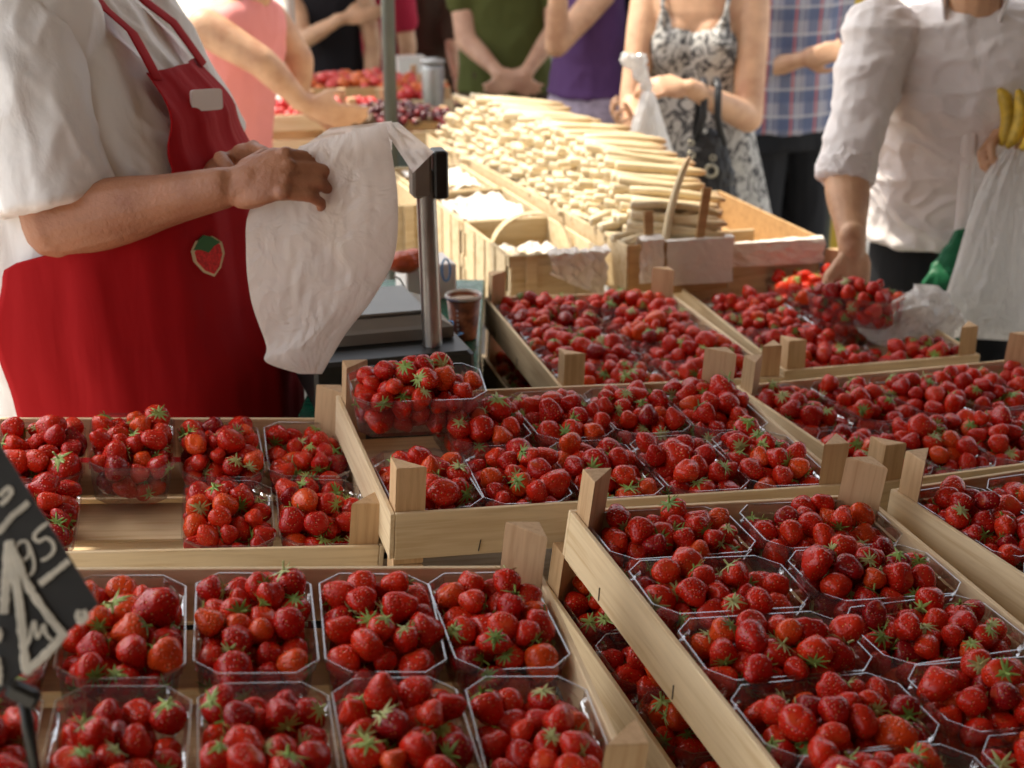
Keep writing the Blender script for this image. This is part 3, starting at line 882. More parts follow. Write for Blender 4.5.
# small wooden block that steadies trays
# ---------------------------------------------------------------- scale, cup, string, packet on the green counter
M['green'] = simple('dark_green_plastic', (.012, .10, .06), .22, 8, .4, .002, 40)
M['greyplastic'] = simple('warm_grey_scale_plastic', (.20, .18, .15), .5, 12, .1)
M['plate'] = simple('scale_plate_steel', (.22, .22, .21), .4, 15, .05, Metallic=.8)
ct = empty('green_counter', loc=(-.19, 2.43, 0)); tag(ct, 'dark green plastic counter between the red apron and the coffee cup', 'counter')
def part(nm, mb, mat, par):
    bpy.context.view_layer.update()
    o = link(nm, mb.mesh(nm, mat)); o.parent = par; o.matrix_parent_inverse = par.matrix_world.inverted(); return o
bpy.context.view_layer.update()
part('counter_top', MB().box((-.19, 2.43, .922), (.27, .84, .016), bev=.003), M['green'], ct)
part('counter_body', MB().box((-.19, 2.43, .455), (.255, .80, .908), bev=.004), M['black'], ct)
part('edge_lip', MB().box((-.19, 2.012, .925), (.262, .008, .014), bev=.002), M['green'], ct)
# black box under the scale
sc = empty('market_scale', loc=(-.25, 2.22, .93)); bpy.context.view_layer.update(); tag(sc, 'grey market scale with steel plate and a display head on a pole', 'scale')
ry = Matrix.Rotation(.30, 3, 'Z')
part('base_box', MB().box((-.215, 2.20, .971), (.25, .26, .080), ry, bev=.006), M['black'], sc)
body = MB(); c0 = Vector((-.235, 2.235, 0))
def scal(w, d, z): return [c0 + ry @ Vector((a * w / 2, b * d / 2, z)) for a, b in ((-1, -1), (1, -1), (1, 1), (-1, 1))]
body.loft([scal(.24, .19, 1.0125), scal(.24, .19, 1.030), scal(.225, .175, 1.034), scal(.18, .14, 1.046)], smooth=False)
part('body', body, M['greyplastic'], sc)
pl = MB().box((-.25, 2.245, 1.0495), (.19, .16, .006), ry, bev=.002); part('weighing_plate', pl, M['plate'], sc)
pb = at(433, 356, 2.14); pt = at(426, 190, 2.19)
part('pole', MB().tube([pb - Vector((0, 0, .03)), pb, pt, pt + Vector((0, 0, .03))], .0155, 24), M['steel'], sc)
hd = at(424, 174, 2.19)
part('display_head', MB().box(hd + Vector((-.006, 0, .0)), (.030, .038, .070), Matrix.Rotation(.25, 3, 'Z'), bev=.004), M['greyplastic'], sc)
part('display_window', MB().box(hd + Vector((.0225, .008, 0)), (.022, .044, .074), Matrix.Rotation(.25, 3, 'Z'), bev=.003), M['black'], sc)
# coffee cup
cp = at(464, 337, 2.44); cp.z = .9315
cup = empty('coffee_cup', loc=cp); tag(cup, 'brown paper coffee cup with white rim on the green counter', 'cup')
def cupmat():
    t = NT('brown_cup_paper'); b = t.bsdf((.16, .05, .02), .4)
    n = t.noise(45, 4, t.obj()); t.l(t.ramp(n.outputs[0], [(.38, (.14, .045, .02)), (.52, (.32, .10, .04)), (.66, (.50, .20, .09))]), b.inputs['Base Color']); return t.m
M['cup'] = cupmat(); M['white'] = simple('white_card', (.86, .83, .78), .6)
def ringz(r, z, n=32): return [Vector((r * math.cos(2 * math.pi * k / n), r * math.sin(2 * math.pi * k / n), z)) for k in range(n)]
link('cup_wall', MB().loft([ringz(.0225, 0), ringz(.0225, .002), ringz(.0305, .076), ringz(.0295, .076), ringz(.022, .006)], cap=True).mesh('cup_wall', M['cup']), cup)
link('rim', MB().loft([ringz(.0305, .0762), ringz(.0328, .074), ringz(.0332, .0785), ringz(.0318, .0812), ringz(.0295, .077)], cap=False).mesh('rim', M['white']), cup)
link('coffee', MB().loft([ringz(.0290, .070), ringz(.0292, .0712)]).mesh('coffee', simple('milky_coffee', (.78, .64, .48), .4)), cup)
for k in range(6):
    a = R(-112); z = .014 + k * .0085; r = .0225 + .008 * z / .076 + .0004
    link('printed_mark', MB().box((r * math.cos(a), r * math.sin(a), z), (.0036, .0004, .0042), Matrix.Rotation(a + math.pi / 2, 3, 'Z')).mesh('printed_mark', M['white']), cup)
# blue string bundle
def blue():
    mb = MB(); g = np.random.default_rng(4); c = at(422, 312, 2.40); c.z = .932
    for k in range(26):
        pts = []; r = g.uniform(.018, .052); e = g.uniform(.5, .9); ph = g.uniform(0, 6); cx, cy = g.normal(0, .010, 2); z0 = .003 + k * .0011
        for i in range(17):
            a = ph + 2 * math.pi * i / 16
            pts.append(c + Vector((cx + r * math.cos(a), cy + r * e * math.sin(a), z0 + .006 * math.sin(2 * a + k) + .006)))
        mb.tube(pts, .0013, 5)
    o = mb.build('string_bundle', simple('blue_string', (.10, .34, .75), .6)); tag(o, 'tangled bundle of light blue string on the green counter', 'string')
blue()
o = MB().tube([at(446, 270, 2.66) + Vector((.0, 0, z)) + Vector((.008 * math.sin(a), 0, .022 * math.cos(a))) for a, z in [(2 * math.pi * i / 14, 0) for i in range(15)]], .0018, 6).build('string_loop', bpy.data.materials['blue_string'])
tag(o, 'small blue string loop hanging on the basket side behind the cup', 'string')
# orange mesh packet
pk = at(404, 262, 2.66)
mb = MB().ell(pk, (.034, .028, .022)).ell(pk + Vector((.018, .01, .004)), (.026, .024, .02)).ell(pk + Vector((-.03, 0, 0)), (.02, .018, .016))
me = remesh(mb, 'net_packet', simple('orange_red_packet', (.55, .10, .03), .3, 25, .35, .004, 60), .004, 4)
tag(link('produce_packet', me), 'crinkled orange-red packet behind the scale pole', 'packet')
pp = MB().box((-.17, 2.74, .965), (.10, .10, .07), Matrix.Rotation(.3, 3, 'Z'), bev=.003).build('carton_box', M['white']); tag(pp, 'white carton box under the orange-red packet', 'box')
wp = [at(394, 276, 2.45), at(400, 279, 2.45), at(405, 288, 2.45), at(406, 310, 2.45), at(406, 322, 2.45)]
o = MB().tube(wp, .0018, 8).build('wire_hook', M['steel']); tag(o, 'thin bent steel wire hook standing left of the scale pole', 'hook')
# ---------------------------------------------------------------- people
def skin(name, c):
    t = NT(name); b = t.bsdf(c, .5)
    n = t.noise(14, 4, t.obj()); n2 = t.noise(160, 3, t.obj())
    t.l(t.ramp(n.outputs[0], [(.3, (c[0] * .80, c[1] * .70, c[2] * .66)), (.5, c), (.72, tuple(min(1, x * 1.18) for x in c))]), b.inputs['Base Color'])
    b.inputs['Subsurface Weight'].default_value = .12; b.inputs['Subsurface Radius'].default_value = (.012, .005, .003); b.inputs['Subsurface Scale'].default_value = .5
    t.l(t.bump(n2.outputs[0], .0016, .8), b.inputs['Normal'])
    return t.m
SK1 = skin('tanned_skin', (.36, .155, .08)); SK2 = skin('fair_skin', (.58, .34, .22)); SK3 = skin('warm_skin', (.58, .34, .20))
HAIRB = simple('brown_hair', (.05, .028, .015), .6, 60, .3, .004, 120)

def vz(v): return Vector(v)
def hand(mb, wrist, d, palm, thumb, curl=(.3, .4, .5, .6), s=1., spread=.10, thumb_in=.5):
    """wrist point, d: wrist to knuckles, palm: direction the palm faces, thumb: side the thumb is on"""
    d = Vector(d).normalized(); palm = Vector(palm); palm = (palm - d * palm.dot(d)).normalized()
    sd = palm.cross(d).normalized()
    if sd.dot(Vector(thumb)) < 0: sd = -sd
    w = Vector(wrist)
    rot = Matrix((sd, d, -palm)).transposed()
    mb.ell(w + d * .045 * s, (.040 * s, .052 * s, .0165 * s), rot)
    mb.ell(w + d * .062 * s + sd * .004, (.041 * s, .034 * s, .0145 * s), rot)
    mb.ell(w + d * .030 * s + sd * .022 * s + palm * .008 * s, (.018 * s, .030 * s, .014 * s), rot)     # thumb mount
    mb.ell(w + d * .032 * s - sd * .022 * s + palm * .006 * s, (.015 * s, .032 * s, .012 * s), rot)
    mb.capsule(w - d * .03 * s, w + d * .03 * s, .027 * s, .028 * s, flat=.72, upv=sd)
    L = [(.045, .026, .021), (.050, .030, .022), (.046, .028, .021), (.036, .021, .019)]
    for k in range(4):
        off = (.029 - .0195 * k) * s; a = (1.5 - k) * spread
        base = w + d * (.086 - .004 * abs(k - 1)) * s + sd * off
        fd = (d * math.cos(a) + sd * math.sin(a)).normalized()
        mb.ell(base + palm * -.002, (.0105 * s, .012 * s, .0105 * s), rot)
        ang = curl[k]; r = (.0098, .0100, .0096, .0086)[k] * s; p = base - fd * .02 * s
        mb.capsule(p, base, r, r)
        p = base
        for j in range(3):
            ang_j = ang * (.6 + .75 * j)
            dirj = (fd * math.cos(ang_j) + palm * math.sin(ang_j)).normalized()
            q = p + dirj * L[k][j] * s
            mb.capsule(p, q, r * (1 - .07 * j), r * (.94 - .09 * j)); p = q
    t0 = w + d * .022 * s + sd * .026 * s + palm * .006 * s
    t1 = t0 + (d * .55 + sd * .65 + palm * thumb_in * .5).normalized() * .036 * s
    t2 = t1 + (d * .85 + sd * (.35 - thumb_in * .5) + palm * thumb_in).normalized() * .032 * s
    t3 = t2 + (d * .9 + sd * (.05 - thumb_in * .5) + palm * thumb_in).normalized() * .025 * s
    mb.capsule(t0, t1, .0145 * s, .0115 * s); mb.capsule(t1, t2, .0112 * s, .0105 * s); mb.capsule(t2, t3, .0105 * s, .0085 * s)
def limb(mb, a, b, ra, rb, bulge=.0, flat=1.):
    a = Vector(a); b = Vector(b); n = 9; pts = []; rs = []
    d = (b - a).normalized()
    for q in (-.95, -.7, -.35): pts.append(a + d * q * ra); rs.append(ra * math.sqrt(1 - q * q))
    for i in range(n):
        t = i / (n - 1); pts.append(a.lerp(b, t)); rs.append(ra + (rb - ra) * t + bulge * math.sin(math.pi * min(1, t * 1.5)) )
    for q in (.35, .7, .95): pts.append(b + d * q * rb); rs.append(rb * math.sqrt(1 - q * q))
    mb.tube(pts, rs, 16, flat=flat)
def rings_loft(mb, secs, n=28, flatten=2.3):
    """secs: (centre, right-vector, forward-vector, half width, half depth)"""
    rr = []
    for c, r, f, hw, hd in secs:
        c = Vector(c); r = Vector(r).normalized(); f = Vector(f).normalized(); ring = []
        for k in range(n):
            a = 2 * math.pi * k / n; ca, sa = math.cos(a), math.sin(a); e = 2 / flatten
            ring.append(c + r * (hw * abs(ca) ** e * (1 if ca > 0 else -1)) + f * (hd * abs(sa) ** e * (1 if sa > 0 else -1)))
        rr.append(ring)
    mb.loft(rr, True, True)
def head(mb, c, f, s=1.):
    """head with jaw, nose, ears, brow; c centre, f facing"""
    f = Vector(f); f.z = f.z; f.normalize(); up = Vector((0, 0, 1)); up = (up - f * up.dot(f)).normalized(); r = f.cross(up)
    rot = Matrix((r, f, up)).transposed(); c = Vector(c)
    mb.ell(c + up * .02 * s - f * .01, (.076 * s, .095 * s, .10 * s), rot)
    mb.ell(c - up * .05 * s + f * .025 * s, (.055 * s, .062 * s, .068 * s), rot)
    mb.capsule(c + f * .088 * s + up * .02, c + f * .108 * s - up * .018, .008, .014)
    for q in (-1, 1):
        mb.ell(c + r * q * .077 * s - f * .005, (.008, .018, .03), rot)
        mb.ell(c + r * q * .032 + f * .082 * s + up * .022, (.014, .010, .010), rot)
    mb.ell(c + f * .088 * s - up * .048, (.024, .010, .008), rot)
    return rot
def hairpiece(c, f, mat, parent, s=1., long=0.):
    f = Vector(f).normalized(); up = Vector((0, 0, 1)); up = (up - f * up.dot(f)).normalized(); r = f.cross(up); rot = Matrix((r, f, up)).transposed(); c = Vector(c)
    mb = MB(); mb.ell(c + up * .040 * s - f * .022, (.086 * s, .098 * s, .092 * s), rot)
    mb.ell(c - f * .045 - up * .01, (.080 * s, .065 * s, .09 * s), rot)
    if long: mb.ell(c - f * .06 - up * (.10 + long / 2), (.085, .05, .08 + long / 2), rot)
    o = link('hair', remesh(mb, 'hair', mat, .009, 4)); o.parent = parent
    return o
def wrinkles(seed, amp=.006, sc=(7, 7, 4), amp2=.0025, dirs=None):
    o = Vector(np.random.default_rng(seed).uniform(0, 60, 3).tolist())
    def f(co, nr):
        out = co.copy()
        for i in range(len(co)):
            p = Vector((co[i, 0] * sc[0], co[i, 1] * sc[1], co[i, 2] * sc[2])) + o
            w = noise.noise(p + Vector((noise.noise(p * .6), noise.noise(p * .6 + Vector((9, 0, 0))), 0)) * 1.2)
            w2 = noise.noise(Vector((p.x * 2.3 + p.z * .9, p.y * 2.3 + w * 1.5, p.z * 1.9 - p.x * .7)) + Vector((3, 8, 1)))
            h = (.75 - min(1, abs(w) * 2.6)) * amp + (.5 - min(1, abs(w2) * 3.)) * amp2 * 1.3 + noise.noise(p * 5.1) * amp2 * .4
            out[i] += nr[i] * h
        return out
    return f
def body_obj(mb, mat, label, group=None, voxel=.007, smooth=5, name='person'):
    o = link(name, remesh(mb, 'body', mat, voxel, smooth)); tag(o, label, 'person', group); return o
def cloth(name, mb, mat, parent, voxel=.008, smooth=5, w=None, label=None):
    o = link(name, remesh(mb, name, mat, voxel, smooth, disp=w)); o.parent = parent
    if label: o['label'] = label
    return o
def legs(bm, cm, pel, rt, fw, hip=.095, rad=.085, z_pel=None, spread=.02, shoe=None, foot=True, cloth_r=.012, low=None):
    """straight standing legs under a pelvis; bm skin builder, cm trouser builder"""
    pel = Vector(pel); rt = Vector(rt); fw = Vector(fw)
    for q in (-1, 1):
        h = pel + rt * q * hip; kn = Vector((h.x, h.y, .50)) + fw * .02 + rt * q * spread; an = Vector((h.x, h.y, .09)) + rt * q * spread * 1.5
        limb(bm, h, kn, rad, rad * .68); limb(bm, kn, an, rad * .66, rad * .42, .008)
        if cm is not None:
            limb(cm, h, kn, rad + cloth_r, rad * .72 + cloth_r + .01); limb(cm, kn, Vector((an.x, an.y, low or .10)), rad * .72 + cloth_r + .01, rad * .62 + cloth_r)
        bm.capsule(an - Vector((0, 0, .04)), an + fw * .13 - Vector((0, 0, .055)), .04, .032)
        if shoe is not None:
            shoe.capsule(an - Vector((0, 0, .045)), an + fw * .14 - Vector((0, 0, .05)), .046, .040)
def frame(yaw):
    """facing yaw measured from +X; returns forward, right"""
    f = Vector((math.cos(yaw), math.sin(yaw), 0)); return f, Vector((f.y, -f.x, 0))
Z = Vector((0, 0, 1))
SHOE = simple('dark_shoe_leather', (.03, .025, .02), .5)
M['jeans'] = fabric('dark_trouser_cloth', (.014, .015, .018), .85, .006, 8)
M['jeansblue'] = fabric('blue_denim', (.05, .08, .16), .85, .006, 8)

# ---- 1 the vendor -----------------------------------------------------------------
vf, vr = frame(R(-8))          # facing right, a little towards the viewer; vr = his right side (towards the viewer)
M['tshirt'] = fabric('white_cotton_tshirt', (.86, .85, .84), .85, .012, 7, stretch=(1, 1, .6))
M['apron'] = fabric('red_apron_cotton', (.38, .006, .010), .85, .006, 5, c2=(.31, .005, .008), stretch=(1.6, 1.6, .35))
VC = Vector((-.69, 2.31, 0))
def vsec(z, fwd, hw, hd): return (VC + vf * fwd + Z * z, vr, vf, hw, hd)
bm = MB()
rings_loft(bm, [vsec(.80, -.02, .19, .15), vsec(.95, .0, .21, .19), vsec(1.10, .02, .22, .20), vsec(1.30, .01, .21, .17), vsec(1.45, -.02, .20, .13), vsec(1.53, -.03, .13, .09), vsec(1.56, -.03, .07, .07)])
bm.capsule(VC + Z * 1.50 - vf * .03, VC + Z * 1.64, .062, .058)
hc = VC + Z * 1.74 + vf * .03
head(bm, hc, vf - Z * .35)
sh = at(38, 8, 2.14); el = at(60, 224, 2.06); wr = at(222, 188, 2.00)
sh = Vector((-.72, 2.14, 1.50))
limb(bm, sh, el, .062, .054, .004); limb(bm, el, wr, .052, .030, .006)
hd_ = (at(300, 172, 1.98) - wr).normalized()
hand(bm, wr + hd_ * .012, hd_ + Z * .02, (.1, .75, -.65), (0, .5, .9), curl=(1.15, 1.05, 1.0, .95), s=1.05, spread=.03, thumb_in=.9)
# the far arm, its hand pinching the bag behind
shl = VC - vr * .21 + Z * 1.48; ell_ = Vector((-.52, 2.60, 1.20)); wrl = at(222, 176, 2.18)
limb(bm, shl, ell_, .058, .050, .004); limb(bm, ell_, wrl, .050, .030, .005)
hl = (at(290, 150, 2.10) - wrl).normalized()
hand(bm, wrl + hl * .02, hl, (.1, -.8, -.5), (0, -.3, .9), curl=(.9, 1.1, 1.2, 1.2), s=1.0, thumb_in=.8)
tr = MB(); shoes = MB(); legs(bm, tr, VC + Z * .86, vr, vf, .10, .095, shoe=shoes)
vendor = body_obj(bm, SK1, 'stall vendor in white T-shirt and red apron opening a plastic bag with both hands', voxel=.0037, smooth=2)
hairpiece(hc, vf - Z * .35, HAIRB, vendor)
ts = MB()
rings_loft(ts, [vsec(.78, -.02, .225, .185), vsec(.92, .0, .245, .225), vsec(1.06, .025, .262, .245), vsec(1.20, .03, .258, .235), vsec(1.34, .01, .245, .200), vsec(1.45, -.02, .235, .155), vsec(1.52, -.03, .17, .115), vsec(1.555, -.03, .085, .085)])
se = sh.lerp(el, .88)
limb(ts, sh + Vector((.03, .03, .0)), sh.lerp(el, .3) + Vector((.0, .03, 0)), .085, .080, .0)
sv = MB(); dE = (el - sh).normalized()
sv.tube([sh - dE * .05, sh - dE * .02, sh + dE * .03, sh.lerp(el, .35), sh.lerp(el, .62), se - dE * .01, se + dE * .012, se + dE * .016], [.05, .076, .088, .091, .091, .090, .089, .078], 32)
limb(ts, shl, shl.lerp(ell_, .72), .088, .078)
cloth('sleeve', sv, M['tshirt'], vendor, .0055, 3, wrinkles(6, .0055, (8, 8, 6), .002))
cloth('tshirt', ts, M['tshirt'], vendor, .0055, 4, wrinkles(3, .009, (6, 6, 4), .003))
# apron: bib, waist and skirt wrapped round the front, hanging straight
def wrap(name, zs, a0, a1, prof, mat, parent, na=60, nz=40, thick=.003, flare=0., seed=1, amp=.006, sc=(0, 0), label=None):
    """a sheet wrapped round the body: prof(z) gives (fwd, hw, hd), a0/a1(z) the angular limits from the front"""
    g = np.random.default_rng(seed); o = g.uniform(0, 50, 2); V = []; F = []
    for lay in (0, 1):
        for j in range(nz + 1):
            z = zs[0] + (zs[1] - zs[0]) * j / nz; fwd, hw, hd = prof(z); b0, b1 = a0(z), a1(z)
            for i in range(na + 1):
                a = b0 + (b1 - b0) * i / na
                ca, sa = math.cos(a), math.sin(a); e = 2 / 2.3
                x = hd * abs(ca) ** e * (1 if ca > 0 else -1); y = hw * abs(sa) ** e * (1 if sa > 0 else -1)
                n_ = (vf * ca + vr * sa)
                fold = amp * noise.noise(Vector((a * 4.0 + o[0], z * (1.2 if amp > .004 else 4) + o[1], 0))) * 2 + amp * .5 * noise.noise(Vector((a * 11 + o[0], z * 5, 4)))
                V.append(VC + vf * (fwd + x) + vr * y + Z * z + n_ * (fold + (thick if lay else 0)))
    m = (na + 1) * (nz + 1)
    for j in range(nz):
        for i in range(na):
            a = j * (na + 1) + i; F.append((a, a + na + 1, a + na + 2, a + 1)); F.append((m + a, m + a + 1, m + a + na + 2, m + a + na + 1))
    for i in range(na):
        F.append((i, i + 1, m + i + 1, m + i)); k = nz * (na + 1) + i; F.append((k, m + k, m + k + 1, k + 1))
    for j in range(nz):
        a = j * (na + 1); F.append((a, m + a, m + a + na + 1, a + na + 1)); a += na; F.append((a, a + na + 1, m + a + na + 1, m + a))
    o_ = link(name, new_mesh(name, V, F, [mat], True)); o_.parent = parent
    if label: o_['label'] = label
    return o_
def interp(tab, z):
    if z <= tab[0][0]: return tab[0][1:]
    for a, b in zip(tab, tab[1:]):
        if z <= b[0]:
            t = (z - a[0]) / (b[0] - a[0]); t = t * t * (3 - 2 * t); return tuple(x + (y - x) * t for x, y in zip(a[1:], b[1:]))
    return tab[-1][1:]
PT = [(.45, .045, .285, .285), (.95, .045, .275, .278), (1.06, .03, .278, .268), (1.20, .03, .272, .256), (1.34, .012, .258, .219), (1.46, -.015, .235, .172)]
prof = lambda z: interp(PT, z)
apr = wrap('apron', (.42, 1.425), lambda z: -interp([(.42, 1.6), (1.02, 1.6), (1.14, 1.1), (1.24, .50), (1.425, .36)], z)[0], lambda z: interp([(.42, 1.50), (1.05, 1.80), (1.15, 1.72), (1.235, 1.05), (1.29, .62), (1.425, .42)], z)[0], prof, M['apron'], vendor, 90, 90, .0035, seed=4, amp=.006)
# neck straps
for q in (-1, 1):
    mb = MB(); pts = []
    for t in np.linspace(0, 1, 5):
        z = 1.415 + .135 * t; lat = ((.104 if q > 0 else .09) - .03 * t) * q
        f_, hw, hd = interp([(1.34, .012, .258, .219), (1.46, -.015, .235, .172), (1.52, -.03, .17, .125), (1.56, -.03, .10, .10)], z)
        pts.append(VC + vr * lat * (1 if q > 0 else 1) + vf * (f_ + hd * max(.05, (1 - (abs(lat) / hw) ** 2.3)) ** (1 / 2.3) + .007) + Z * z)
    mb.tube(pts, .018, 8, flat=.10, upv=vr)
    s_ = link('strap', mb.mesh('strap', M['apron'])); s_.parent = apr
# name badge and embroidered strawberry patch
def on_front(px, py, mat, w, h, name, par, shape=None, dz=.004):
    """a patch lying on the apron where the photo's ray meets it"""
    best = None
    for z in np.linspace(.95, 1.45, 200):
        for a in np.linspace(-.2, 1.6, 120):
            fwd, hw, hd = prof(z); ca, sa = math.cos(a), math.sin(a); e = 2 / 2.3
            p = VC + vf * (fwd + hd * abs(ca) ** e) + vr * (hw * abs(sa) ** e * (1 if sa > 0 else -1)) + Z * float(z)
            d = p - CAM; zc = d.dot(FW); u = 512 + FPX * d.x / zc; v = 384 - FPX * d.dot(UP) / zc
            er = (u - px) ** 2 + (v - py) ** 2
            if best is None or er < best[0]: best = (er, p, (vf * ca + vr * sa).normalized())
    return best[1], best[2]
def patch(px, py, polys, par, names, mats, scale, lift=.010, roll=0.):
    p, n_ = on_front(px, py, None, 0, 0, '', par)
    n_ = (n_ * .6 + (CAM - p).normalized() * .4).normalized()
    up = (Z - n_ * Z.dot(n_)).normalized(); rt = up.cross(n_)
    first = None
    for k, (poly, nm_, mt_) in enumerate(zip(polys, names, mats)):
        mb = MB(); r0 = []; r1 = []
        for x, y in poly:
            xr = x * math.cos(roll) - y * math.sin(roll); yr = x * math.sin(roll) + y * math.cos(roll)
            b = p + rt * xr * scale + up * yr * scale
            r0.append(b + n_ * (lift - .003)); r1.append(b + n_ * (lift + .0012 * (k + 1)))
        mb.loft([r0, r1], True, False)
        o = link(nm_, mb.mesh(nm_, mt_)); o.parent = par if first is None else first
        if first is None: first = o
def circ(cx, cy, rx, ry, n=18, s=2.0): return [(cx + rx * abs(math.cos(t)) ** (2 / s) * (1 if math.cos(t) > 0 else -1), cy + ry * abs(math.sin(t)) ** (2 / s) * (1 if math.sin(t) > 0 else -1)) for t in [2 * math.pi * i / n for i in range(n)]]
M['badge'] = simple('blank_badge', (.84, .78, .74), .5)
patch(199, 99, [circ(0, 0, .5, .27, 28, 8)], apr, ['name_badge'], [M['badge']], .060, lift=.020, roll=-.05)
M['cream'] = simple('cream_stitching', (.70, .60, .36), .8); M['redst'] = simple('red_stitching', (.60, .03, .03), .7, 300, .4); M['greenst'] = simple('green_stitching', (.05, .16, .06), .8)
berry_o = [(0, -.55), (.22, -.38), (.40, -.05), (.40, .22), (.22, .42), (-.22, .42), (-.40, .22), (-.40, -.05), (-.22, -.38)]
patch(206, 256, [[(x * 1.22, y * 1.18 + .02) for x, y in berry_o], berry_o, [(-.42, .30), (-.2, .24), (0, .10), (.2, .24), (.42, .30), (.2, .52), (0, .62), (-.2, .52)]], apr, ['embroidered_patch', 'stitched_berry', 'stitched_leaf'], [M['cream'], M['redst'], M['greenst']], .052, lift=.010, roll=.15)
cloth('trousers', tr, fabric('white_trouser_cloth', (.70, .70, .72), .85, .008, 6), vendor, .010, 4)
cloth('shoes', shoes, SHOE, vendor, .01, 3)

# ---- 2 the customer in the white shirt -----------------------------------------------
M['shirt'] = fabric('white_linen_shirt', (.87, .83, .81), .8, .014, 6, c2=(.82, .77, .75), stretch=(1, 1, .8), trans=.12)
cf, cr = frame(R(-112))       # faces the viewer, turned slightly to the photo's left; cr = his right, photo's left
def csec(c, lean, hw, hd, tw=0.):
    f = (cf + Z * -lean).normalized(); return (c, cr, f, hw, hd)
pelv = Vector((1.045, 3.36, .90)); chest = Vector((.985, 3.22, 1.28)); neck = Vector((.985, 3.14, 1.475))
bm = MB()
rings_loft(bm, [csec(pelv - Z * .08, 0, .16, .11), csec(pelv + Z * .05, 0, .155, .105), csec(pelv.lerp(chest, .45), .2, .150, .10), csec(chest, .3, .175, .115), csec(chest.lerp(neck, .6), .3, .16, .09), csec(neck - Z * .02, .3, .07, .065)])
hc2 = neck + Vector((-.03, -.08, .17))
bm.capsule(neck - Z * .06, hc2 - Z * .05, .058, .055); head(bm, hc2, cf * .8 - Z * .55)
shR = at(872, 28, 3.16); elR = at(847, 168, 3.02); wrR = at(852, 246, 2.90)
elR = at(846, 172, 3.03)
limb(bm, shR, elR, .056, .046, .002); limb(bm, elR, wrR, .046, .029, .006)
hp = Vector(HANDP.to_translation())
hdR = (at(850, 300, 2.90) - wrR).normalized()
hand(bm, wrR + hdR * .012, hdR, (.15, -.95, .1), (-1, -.1, 0), curl=(.45, .4, .45, .5), s=1.08, spread=.12, thumb_in=.45)
shL = at(1012, 20, 3.22); elL = Vector((1.32, 3.30, 1.16)); wrL = at(1032, 128, 3.10)
limb(bm, shL, elL, .056, .046); limb(bm, elL, wrL, .045, .029)
hand(bm, wrL, Vector((-1, -.25, -.15)), (0, -.4, -.8), (-.3, -.8, .4), curl=(1.0, 1.1, 1.1, 1.2), s=1.05, thumb_in=.8)
tr = MB(); shoes = MB(); legs(bm, tr, pelv, cr, cf, .088, .085, shoe=shoes)
rings_loft(tr, [csec(pelv - Z * .14, 0, .175, .135), csec(pelv - Z * .02, 0, .180, .130), csec(pelv + Z * .08, 0, .172, .122), csec(pelv + Z * .10, 0, .168, .118)])
cust = body_obj(bm, SK3, 'customer in white rolled-sleeve shirt reaching down to a punnet of strawberries', voxel=.0044, smooth=2)
hairpiece(hc2, cf * .8 - Z * .55, HAIRB, cust)
ts = MB()
rings_loft(ts, [csec(pelv + Vector((-.015, -.02, .005)), .05, .200, .150), csec(pelv + Vector((-.015, -.02, .06)), .1, .196, .150), csec(pelv.lerp(chest, .45), .2, .186, .138), csec(chest + Vector((0, -.01, 0)), .3, .205, .145), csec(chest.lerp(neck, .55), .3, .205, .125), csec(chest.lerp(neck, .85), .3, .13, .10), csec(neck - Z * .015, .3, .072, .072)])
sa = shR.lerp(elR, .94); dR = (elR - shR).normalized()
limb(ts, shR + Vector((.02, 0, -.01)), sa, .080, .057, .002)
cu = MB(); 
limb(ts, shL, shL.lerp(elL, .92), .078, .064)
cloth('shirt', ts, M['shirt'], cust, .0055, 4, wrinkles(8, .008, (6, 6, 9), .003))
cuf = MB()
for k, (off, rr) in enumerate(((0, .061), (.016, .065), (.034, .063))):
    cuf.tube([sa + dR * (off - .03), sa + dR * (off - .012), sa + dR * (off + .004), sa + dR * (off + .009)], [rr * .9, rr, rr, rr * .88], 24)
cloth('rolled_cuff', cuf, M['shirt'], cust, .005, 2, wrinkles(5, .003, (25, 25, 40), .002))
# collar, placket and buttons
fr = (cf + Z * -.3).normalized()
for q in (-1, 1):
    mb = MB(); pts = [neck - cr * q * .045 - fr * .02 + Z * .02, neck - cr * q * .062 + fr * .045 - Z * .005, neck - cr * q * .054 + fr * .070 - Z * .030]
    mb.tube(pts, [.022, .026, .014], 10, flat=.22, upv=(0, 0, 1)); c_ = link('collar', mb.mesh('collar', M['shirt'])); c_.parent = cust
mb = MB(); pl_pts = []
for t in np.linspace(.30, 1, 14):
    c = neck.lerp(pelv + Vector((0, 0, .02)), float(t)); 
    hd = interp([(0, .10), (.2, .135), (.5, .160), (.75, .158), (1., .165)], float(t))[0]
    pl_pts.append(c + fr * (hd - .008) + cr * (-.02 - .02 * t))
mb.tube(pl_pts, .016, 8, flat=.25, upv=cr); c_ = link('placket', mb.mesh('placket', M['shirt'])); c_.parent = cust
for t in (2, 5, 8, 11):
    b_ = link('button', MB().ell(pl_pts[t] + fr * .006, (.005, .005, .003), fr.to_track_quat('Z', 'Y').to_matrix()).mesh('button', M['white'])); b_.parent = c_
cloth('trousers', tr, M['jeans'], cust, .010, 4); cloth('shoes', shoes, SHOE, cust, .01, 3)

